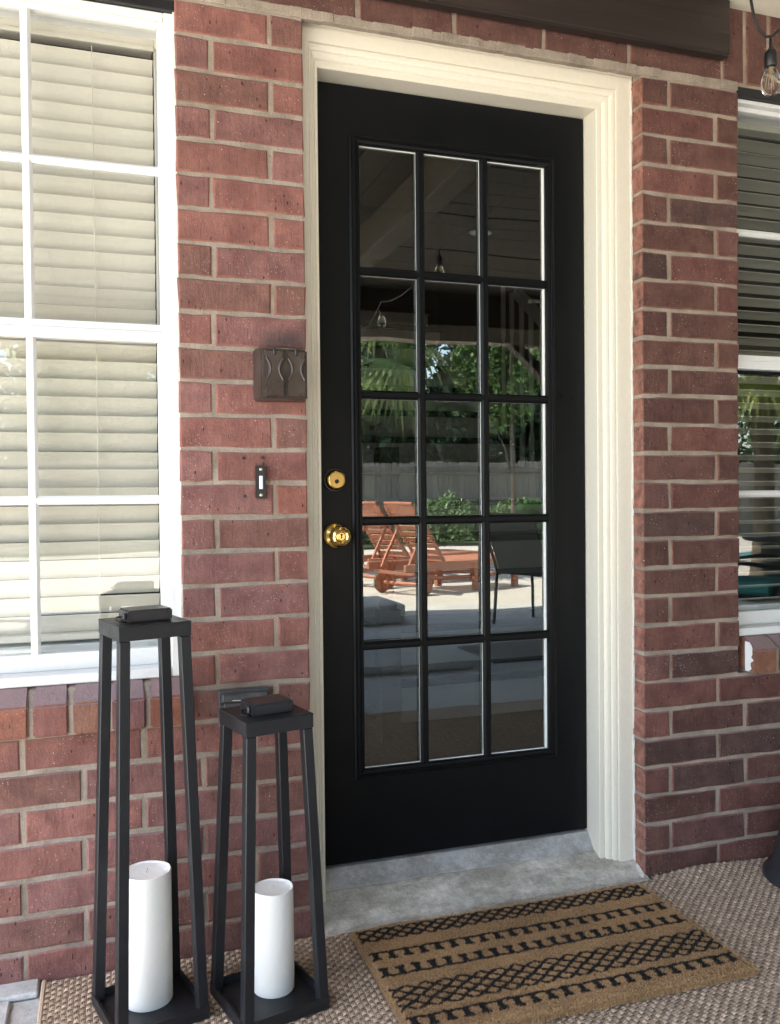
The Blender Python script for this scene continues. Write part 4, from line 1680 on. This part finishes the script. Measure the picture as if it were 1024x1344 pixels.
def lounger_build(label):
    t = thing('sun_lounger', label, 'sun lounger', group='orange wooden sun loungers on the pool deck')
    # local x from the head end (0) to the foot (1.95), width along y
    W_ = .62
    for s in (0, 1):
        q = MB()
        q.box((.0, s * (W_ - .035), .27), (1.95, s * (W_ - .035) + .035, .36))
        q.obj('side_rail', M['teak'], t, bevel=.004)
    for k in range(16):
        q = MB()
        xx = .74 + k * .075
        q.box((xx, .036, .345), (xx + .06, W_ - .036, .362))
        q.obj('seat_slat', M['teak'], t)
    ang = R(128)
    hx, hz_ = .70, .355
    dx, dz_ = math.cos(ang), math.sin(ang)
    for s in (.06, W_ - .10):
        q = MB()
        q.bar((hx, s + .02, hz_), (hx + dx * .78, s + .02, hz_ + dz_ * .78), .035, .045, (dx, 0, dz_))
        q.obj('back_rail', M['teak'], t)
    for k in range(9):
        l_ = .05 + k * .085
        c = Vector((hx + dx * l_, 0, hz_ + dz_ * l_))
        q = MB()
        q.bar((c.x, .082, c.z), (c.x, W_ - .082, c.z), .055 if k < 8 else .09, .014, (-dz_, 0, dx))
        q.obj('back_slat', M['teak'], t)
    q = MB()
    c = Vector((hx + dx * .80, 0, hz_ + dz_ * .80))
    q.bar((c.x, .085, c.z), (c.x, W_ - .085, c.z), .07, .03, (-dz_, 0, dx))
    q.obj('head_board', M['teak'], t, bevel=.01)
    for s in (.10, W_ - .12):
        q = MB()
        q.bar((.14, s, .30), (hx + dx * .48, s, hz_ + dz_ * .48), .022, .03)
        q.obj('strut', M['teak'], t)
    for s in (.0, W_ - .05):
        for xx in (1.10, 1.80):
            q = MB()
            q.box((xx, s + .0005, .0), (xx + .075, s + .0495, .2695))
            q.obj('leg', M['teak'], t)
    q = MB()
    q.box((.30, .0525, .15), (1.82, .075, .19))
    q.obj('stretcher', M['teak'], t)
    q = MB()
    q.box((.30, W_ - .075, .15), (1.82, W_ - .0525, .19))
    q.obj('stretcher', M['teak'], t)
    q = MB()
    q.box((.12, -.01, .235), (.165, W_ + .01, .269))
    q.obj('cross_bar', M['teak'], t)
    q = MB()
    q.tube([(.26, -.04, .115), (.26, W_ + .04, .115)], .022, 12)
    q.obj('axle', M['teak'], t)
    for s in (-.055, W_ + .02):
        q = MB()
        q.lathe([(.115, s), (.115, s + .035)], (.26, 0, .115), 28, 'y')
        wv = q.obj('wheel', M['teak'], t, bevel=.003)
        q = MB()
        q.lathe([(.121, s + .004), (.121, s + .031)], (.26, 0, .115), 28, 'y')
        q.obj('tyre', M['bark'], wv)
        q = MB()
        q.box((.235, s + .0005, .19), (.285, s + .03, .268))
        q.obj('wheel_bracket', M['teak'], t)
    return t


# a point seen mirrored at (x, yv) stands at (x, .265 - yv)
lg = lounger_build('nearer orange wooden sun lounger with raised back and wheels, mirrored in the door')
ax = math.atan2(-.42, .91)


def place_lounger(o, wx, wyv):
    # wheel point (local .26, 0) at virtual (wx, wyv)
    a = ax
    o.rotation_euler = (0, 0, a)
    wy = .2677 - wyv
    # the near side in the mirror is local y = W
    lx, ly = .26, .62
    o.location = (wx - (lx * math.cos(a) - ly * math.sin(a)), wy - (lx * math.sin(a) + ly * math.cos(a)), PZ)


place_lounger(lg, 2.81, 6.72)
lg2 = copy_tree(lg)
lg2['label'] = 'farther orange wooden sun lounger, left of and behind its twin in the door reflection'
place_lounger(lg2, 2.70, 7.68)

# sling chair


def sling_chair(loc, rz, label, cushion=False):
    t = thing('patio_chair', label, 'chair', loc, rz, 'dark patio chairs on the porch')
    for s in (-1, 1):
        q = MB()
        q.tube([(s * .27, -.24, 0), (s * .27, -.20, .25), (s * .27, -.18, .44), (s * .27, -.40, .92)], .014, 8)
        q.obj('back_leg', M['plastic'], t, smooth=True)
        q = MB()
        q.tube([(s * .27, .30, 0), (s * .27, .27, .42), (s * .27, .25, .46), (s * .27, -.18, .43)], .014, 8)
        q.obj('front_leg', M['plastic'], t, smooth=True)
        q = MB()
        q.tube([(s * .28, .26, .44), (s * .28, .24, .64), (s * .28, .1, .66), (s * .28, -.23, .62)], .014, 8)
        q.obj('armrest', M['plastic'], t, smooth=True)
    q = MB()
    n_ = 10
    pr_ = [(.26, .45), (.1, .43), (-.1, .42), (-.17, .45), (-.2, .52), (-.27, .68), (-.37, .90), (-.40, .93)]
    for (y0, z0) in pr_:
        q.v += [(-.255, y0, z0), (.255, y0, z0)]
    q.f = [(2 * i, 2 * i + 1, 2 * i + 3, 2 * i + 2) for i in range(len(pr_) - 1)]
    o = q.obj('sling', M['sling'], t)
    md = o.modifiers.new('thickness', 'SOLIDIFY')
    md.thickness = .006
    if cushion:
        q = MB()
        q.box((-.22, -.14, .455), (.24, .24, .53))
        c_ = q.obj('cushion', M['cyan'], None, bevel=.02, loc=None)
        c_.location = loc
        c_.rotation_euler = (0, 0, rz)
        c_['label'] = 'turquoise seat cushion on the dark chair mirrored in the right window'
        c_['category'] = 'cushion'
    return t


sling_chair((2.96, -4.16, PZ), R(-114), 'dark sling patio chair mirrored in the right door panes')
sling_chair((3.45, -2.25, PZ), R(150), 'dark sling patio chair with turquoise cushion mirrored in the right window', True)
sling_chair((5.9, -4.1, PZ), R(30), 'dark patio chair beyond the table mirrored in the right window')
tb = thing('patio_table', 'round dark patio table mirrored low in the right window', 'table', (4.85, -3.25, PZ))
q = MB()
q.lathe([(.52, .70), (.54, .715), (.54, .73), (.52, .74)], (0, 0, 0), 36)
q.obj('tabletop', M['plastic'], tb)
q = MB()
q.lathe([(.44, .0), (.46, .03), (.36, .35), (.40, .66)], (0, 0, 0), 32)
q.obj('pedestal', M['sling'], tb, smooth=True)
# second rug and low platform on the patio
q = MB()
q.box((1.90, -3.35, PZ - .001), (4.5, -2.72, .010))
q.obj('floor_runner', M['greyrug'], None, bevel=.003, label='dark grey flat runner on the patio mirrored in the bottom right panes', category='rug')
q = MB()
q.box((-1.6, -3.45, PZ - .001), (1.72, -2.62, .05))
q.obj('low_platform', M['paver'], None, bevel=.02, label='low pale concrete pad on the patio mirrored in the bottom left pane', category='pad')
q = MB()
q.box((-2.0, -5.5, PZ - .001), (1.95, -4.55, .16))
q.obj('stone_ledge', M['paver'], None, bevel=.02, label='raised pale stone ledge at the porch edge mirrored above the pad', category='ledge')

# fence
fe = thing('wood_fence', 'weathered board fence along the back of the garden', 'fence', (0, -17.2, 0))
pk = MB()
pk.add([(0, 0, -.3), (.135, 0, -.3), (.135, 0, 1.86), (.11, 0, 1.90), (.025, 0, 1.90), (0, 0, 1.86), (0, .02, -.3), (.135, .02, -.3), (.135, .02, 1.86), (.11, .02, 1.90), (.025, .02, 1.90), (0, .02, 1.86)],
       [(0, 1, 2, 3, 4, 5), (11, 10, 9, 8, 7, 6), (0, 6, 7, 1), (1, 7, 8, 2), (2, 8, 9, 3), (3, 9, 10, 4), (4, 10, 11, 5), (5, 11, 6, 0)])
pme = pk.mesh('picket', M['fence'])
for i in range(200):
    o = link('picket', pme, fe, (-4 + i * .142, random.uniform(-.006, .006), random.uniform(-.02, .02)))
for z_ in (.25, .95, 1.62):
    q = MB()
    q.box((-4, .0265, z_), (24.4, .07, z_ + .09))
    q.obj('rail', M['fence'], fe)
q = MB()
q.box((-30, -.005, -.3), (-4.01, .02, 1.88))
q.box((24.4, -.005, -.3), (50, .02, 1.88))
q.obj('far_boards', M['fence'], fe, kind='stuff')

# foliage makers


def leaf_mesh(centres, size, colr, nrm_up=.3, jitter=.25, aspect=.45):
    """diamond leaves at given centres"""
    n_ = len(centres)
    d1 = rng.normal(size=(n_, 3))
    d1[:, 2] -= .25
    d1 /= np.linalg.norm(d1, axis=1)[:, None]
    d2 = np.cross(d1, rng.normal(size=(n_, 3)))
    d2 /= np.linalg.norm(d2, axis=1)[:, None] + 1e-9
    s = size * rng.uniform(.6, 1.4, (n_, 1))
    V = np.stack([centres - d1 * s, centres + d2 * s * aspect, centres + d1 * s, centres - d2 * s * aspect], 1).reshape(-1, 3)
    c = np.array(colr) * (rng.uniform(.35, 1.75, (n_, 1)) ** 1.3) * (1 + rng.normal(0, .06, (n_, 3)))
    T = np.repeat(np.clip(c, .003, 1), 4, 0)
    F = np.arange(n_ * 4).reshape(-1, 4)
    return V, F, T


def crown_pts(c, r, n_, clumps=40, cr=.34, flat=1.):
    cc_ = rng.normal(size=(clumps, 3))
    cc_ /= np.linalg.norm(cc_, axis=1)[:, None]
    cc_ *= (rng.uniform(.25, 1., (clumps, 1)) ** .5)
    cc_ = cc_ * np.array(r)
    k = rng.integers(0, clumps, n_)
    p = rng.normal(size=(n_, 3))
    p /= np.linalg.norm(p, axis=1)[:, None]
    p *= rng.uniform(.3, 1, (n_, 1)) ** .5 * cr * rng.uniform(.7, 1.3, (clumps, 1))[k] * np.mean(r)
    return cc_[k] + p + np.array(c)


def tree(x, y, h, r, label, colr, n_=9000, size=.10, group=None, name='tree', base=-.3, clumps=40, cr=.34):
    t = thing(name, label, 'tree', (x, y, base), group=group)
    V, F, T = leaf_mesh(crown_pts((0, 0, h), r, n_, clumps, cr), size, colr)
    link('crown', fast_mesh('crown', V, F, M['leaf'], T), t)
    q = MB()
    tk = min(1., r[0] / 3)
    q.tube([(0, 0, 0), (.05, .03, h * .35), (-.04, 0, h * .7), (0, 0, h * 1.1)], [.17 * tk, .14 * tk, .1 * tk, .04 * tk], 10)
    for k in range(5):
        a = random.uniform(0, 6.28)
        z0 = h * random.uniform(.4, .8)
        q.tube([(0, 0, z0), (r[0] * .3 * math.cos(a), r[1] * .3 * math.sin(a), z0 + r[2] * .4), (r[0] * .7 * math.cos(a), r[1] * .7 * math.sin(a), z0 + r[2] * .7)], [.07 * tk, .05 * tk, .02 * tk], 7)
    q.obj('trunk', M['bark'], t, smooth=True)
    return t


G1, G2, G3 = (.055, .10, .035), (.035, .065, .028), (.09, .15, .045)
tg = 'trees beyond the garden fence'
tree(4.0, -20, 3.9, (3.2, 2, 3.3), 'dense dark tree behind the fence, first from the left in the door mirror', G2, 11000, .17, tg)
tree(8.4, -22, 4.3, (3.3, 2, 3.6), 'dark tree behind the fence with bright sky gaps mid mirror', G2, 15000, .17, tg)
tree(0.8, -20.4, 3.7, (3.0, 2, 3.2), 'dark tree behind the fence mirrored in the left window', G1, 11000, .17, tg)
tree(12.6, -21, 3.9, (3.0, 2, 3.6), 'dark tree behind the fence towards the right of the door mirror', G2, 11000, .17, tg)
tree(17.5, -20.5, 4.2, (3.4, 2, 3.6), 'broad tree behind the fence mirrored in the right window', G1, 9000, .13, tg)
tree(23, -21, 4.4, (3.4, 2, 3.6), 'farthest tree behind the fence at the right of the garden', G2, 8000, .13, tg)
tree(-2, -21, 4.0, (3.4, 2, 3.4), 'tree behind the fence at the far left of the garden', G1, 7000, .13, tg)
tree(6.9, -12.6, 3.55, (1.05, .9, 1.25), 'bright green leafy young tree by the fence mirrored in the right pane', G3, 7000, .065, None, 'young_tree', PZ, 30, .3)


def shrub(x, y, r, label, colr, n_=7000, size=.055, grp='clipped shrubs along the lawn'):
    t = thing('shrub', label, 'shrub', (x, y, -.02), group=grp)
    p = rng.normal(size=(n_, 3))
    p /= np.linalg.norm(p, axis=1)[:, None]
    p[:, 2] = np.abs(p[:, 2]) * 1.0
    rad = 1 + .09 * np.sin(p[:, 0] * 7 + x) * np.cos(p[:, 1] * 6) + rng.normal(0, .035, n_)
    p = p * rad[:, None] * rng.uniform(.74, 1.0, (n_, 1)) * np.array(r)
    p[:, 2] += .12
    V, F, T = leaf_mesh(p, size, colr)
    link('foliage', fast_mesh('foliage', V, F, M['leaf'], T), t)
    q = MB()
    for k in range(4):
        q.tube([(0, 0, 0), (r[0] * .4 * math.cos(k * 1.6), r[1] * .4 * math.sin(k * 1.6), r[2] * .7)], [.03, .015], 6)
    q.obj('stem', M['bark'], t)
    return t


shrub(6.9, -15.9, (1.15, .8, .98), 'large rounded pale green shrub before the fence, mid mirror', (.15, .22, .10), 9000)
shrub(8.6, -15.5, (1.15, .8, .86), 'rounded pale green shrub right of the large shrub', (.15, .22, .10), 8000)
shrub(4.75, -15.7, (.62, .6, .86), 'small rounded shrub left of the large shrub', (.10, .16, .07), 5000)
shrub(11.5, -15.8, (1.2, .8, .9), 'rounded shrub near the pool mirrored in the right window', (.10, .16, .07), 6000)


def frond_mesh(L, droop, leaflets, wd_, colr, fan=False, seed=0):
    r_ = np.random.default_rng(seed)
    V, F, T = [], [], []

    def leaf(p0, p1, p2, w0):
        o = len(V)
        d = (p2 - p0)
        side = np.cross(d, [0, 0, 1.])
        side = side / (np.linalg.norm(side) + 1e-9) * w0
        V.extend([p0 - side * .4, p0 + side * .4, p1 + side, p1 - side, p2, p2 + side * .02])
        F.extend([(o, o + 1, o + 2, o + 3), (o + 3, o + 2, o + 5, o + 4)])
        c = np.array(colr) * r_.uniform(.75, 1.25)
        T.extend([c] * 6)
    spine = []
    for k in range(9):
        t = k / 8
        spine.append(np.array([L * t * (1 - .15 * t * t), 0, L * (.45 * t - droop * t * t)]))
    for k in range(8):
        leaf(spine[k], (spine[k] + spine[k + 1]) / 2, spine[k + 1] * 1.001, .012)
    if fan:
        c0 = spine[5]
        for k in range(leaflets):
            a = -2.0 + 4.0 * k / (leaflets - 1)
            l_ = L * .62 * (1 - .18 * abs(a) / 2) * r_.uniform(.9, 1.1)
            d = np.array([math.cos(a), math.sin(a), -.1 - .1 * abs(a)])
            p1 = c0 + d * l_ * .5
            p2 = c0 + d * l_ * .9 + np.array([0, 0, -l_ * r_.uniform(.05, .6)])
            leaf(c0, p1, p2, wd_ * r_.uniform(.6, 1.1))
    else:
        for k in range(leaflets):
            t = .15 + .85 * k / leaflets
            i = min(7, int(t * 8))
            c0 = spine[i] + (spine[i + 1] - spine[i]) * (t * 8 - i)
            l_ = L * .30 * math.sin(math.pi * min(1, .15 + t * .8)) + .05
            for s in (-1, 1):
                d = np.array([.45, s * .9, .05])
                p1 = c0 + d * l_ * .5 + np.array([0, 0, .02])
                p2 = c0 + d * l_ + np.array([0, 0, -l_ * r_.uniform(.2, .8)])
                leaf(c0, p1, p2, wd_)
    return fast_mesh('frond', np.array(V), np.array(F), M['leaf'], np.array(T))


def palm(name, x, y, h, nfr, L, label, colr, fan=True, cat='palm', r0=.13, zb=PZ, wd_=.03, lf=26, el=(-.9, .9)):
    t = thing(name, label, cat, (x, y, zb))
    if h > .3:
        q = MB()
        q.tube([(0, 0, 0), (.04, 0, h * .5), (0, 0, h)], [r0 * 1.2, r0, r0], 12)
        q.obj('trunk', M['bark'], t, smooth=True)
    ms = [frond_mesh(L, .45, lf, wd_, colr, fan, s) for s in range(3)]
    for k in range(nfr):
        o = link('frond', ms[k % 3], t, (0, 0, h))
        o.rotation_euler = (random.uniform(-.15, .15), random.uniform(*el), k * 2.399)
        s_ = random.uniform(.8, 1.1)
        o.scale = (s_, s_, s_)
    return t


palm('palm_tree', 2.95, -9.7, 3.15, 34, 1.35, 'sunlit fan palm with drooping fronds at the left of the door mirror', (.16, .22, .07))
palm('palm_tree', 7.3, -6.6, 2.75, 30, 1.15, 'sunlit fan palm with drooping fronds mirrored in the right window', (.30, .36, .10))
palm('sago_plant', 8.75, -14.6, .45, 26, 1.0, 'dark feathery sago plant before the fence at the right pane', (.05, .11, .04), False, 'plant', .12, -.02, .014, 30, (-.9, .2))

# neighbour's house beyond the fence
hs = thing('neighbour_house', 'tan neighbour house with a dark roof half hidden beyond the fence', 'house', (6, -34, -.3))
q = MB()
q.box((-9, -4, 0), (9, 4, 3.1))
q.obj('wall', M['siding2'], hs)
q = MB()
q.add([(-9.6, -4.6, 3.1), (9.6, -4.6, 3.1), (9.6, 4.6, 3.1), (-9.6, 4.6, 3.1), (-7, 0, 5.4), (7, 0, 5.4)], [(0, 1, 5, 4), (1, 2, 5), (2, 3, 4, 5), (3, 0, 4), (0, 3, 2, 1)])
q.obj('roof', M['roofshingle'], hs)
for x_ in (-5, 0, 5):
    q = MB()
    q.box((x_ - .6, 4.002, 1.0), (x_ + .6, 4.05, 2.3))
    wn_ = q.obj('window', M['white'], hs)
    q = MB()
    q.box((x_ - .52, 4.051, 1.08), (x_ + .52, 4.06, 2.22))
    q.obj('pane', M['winglass'], wn_)
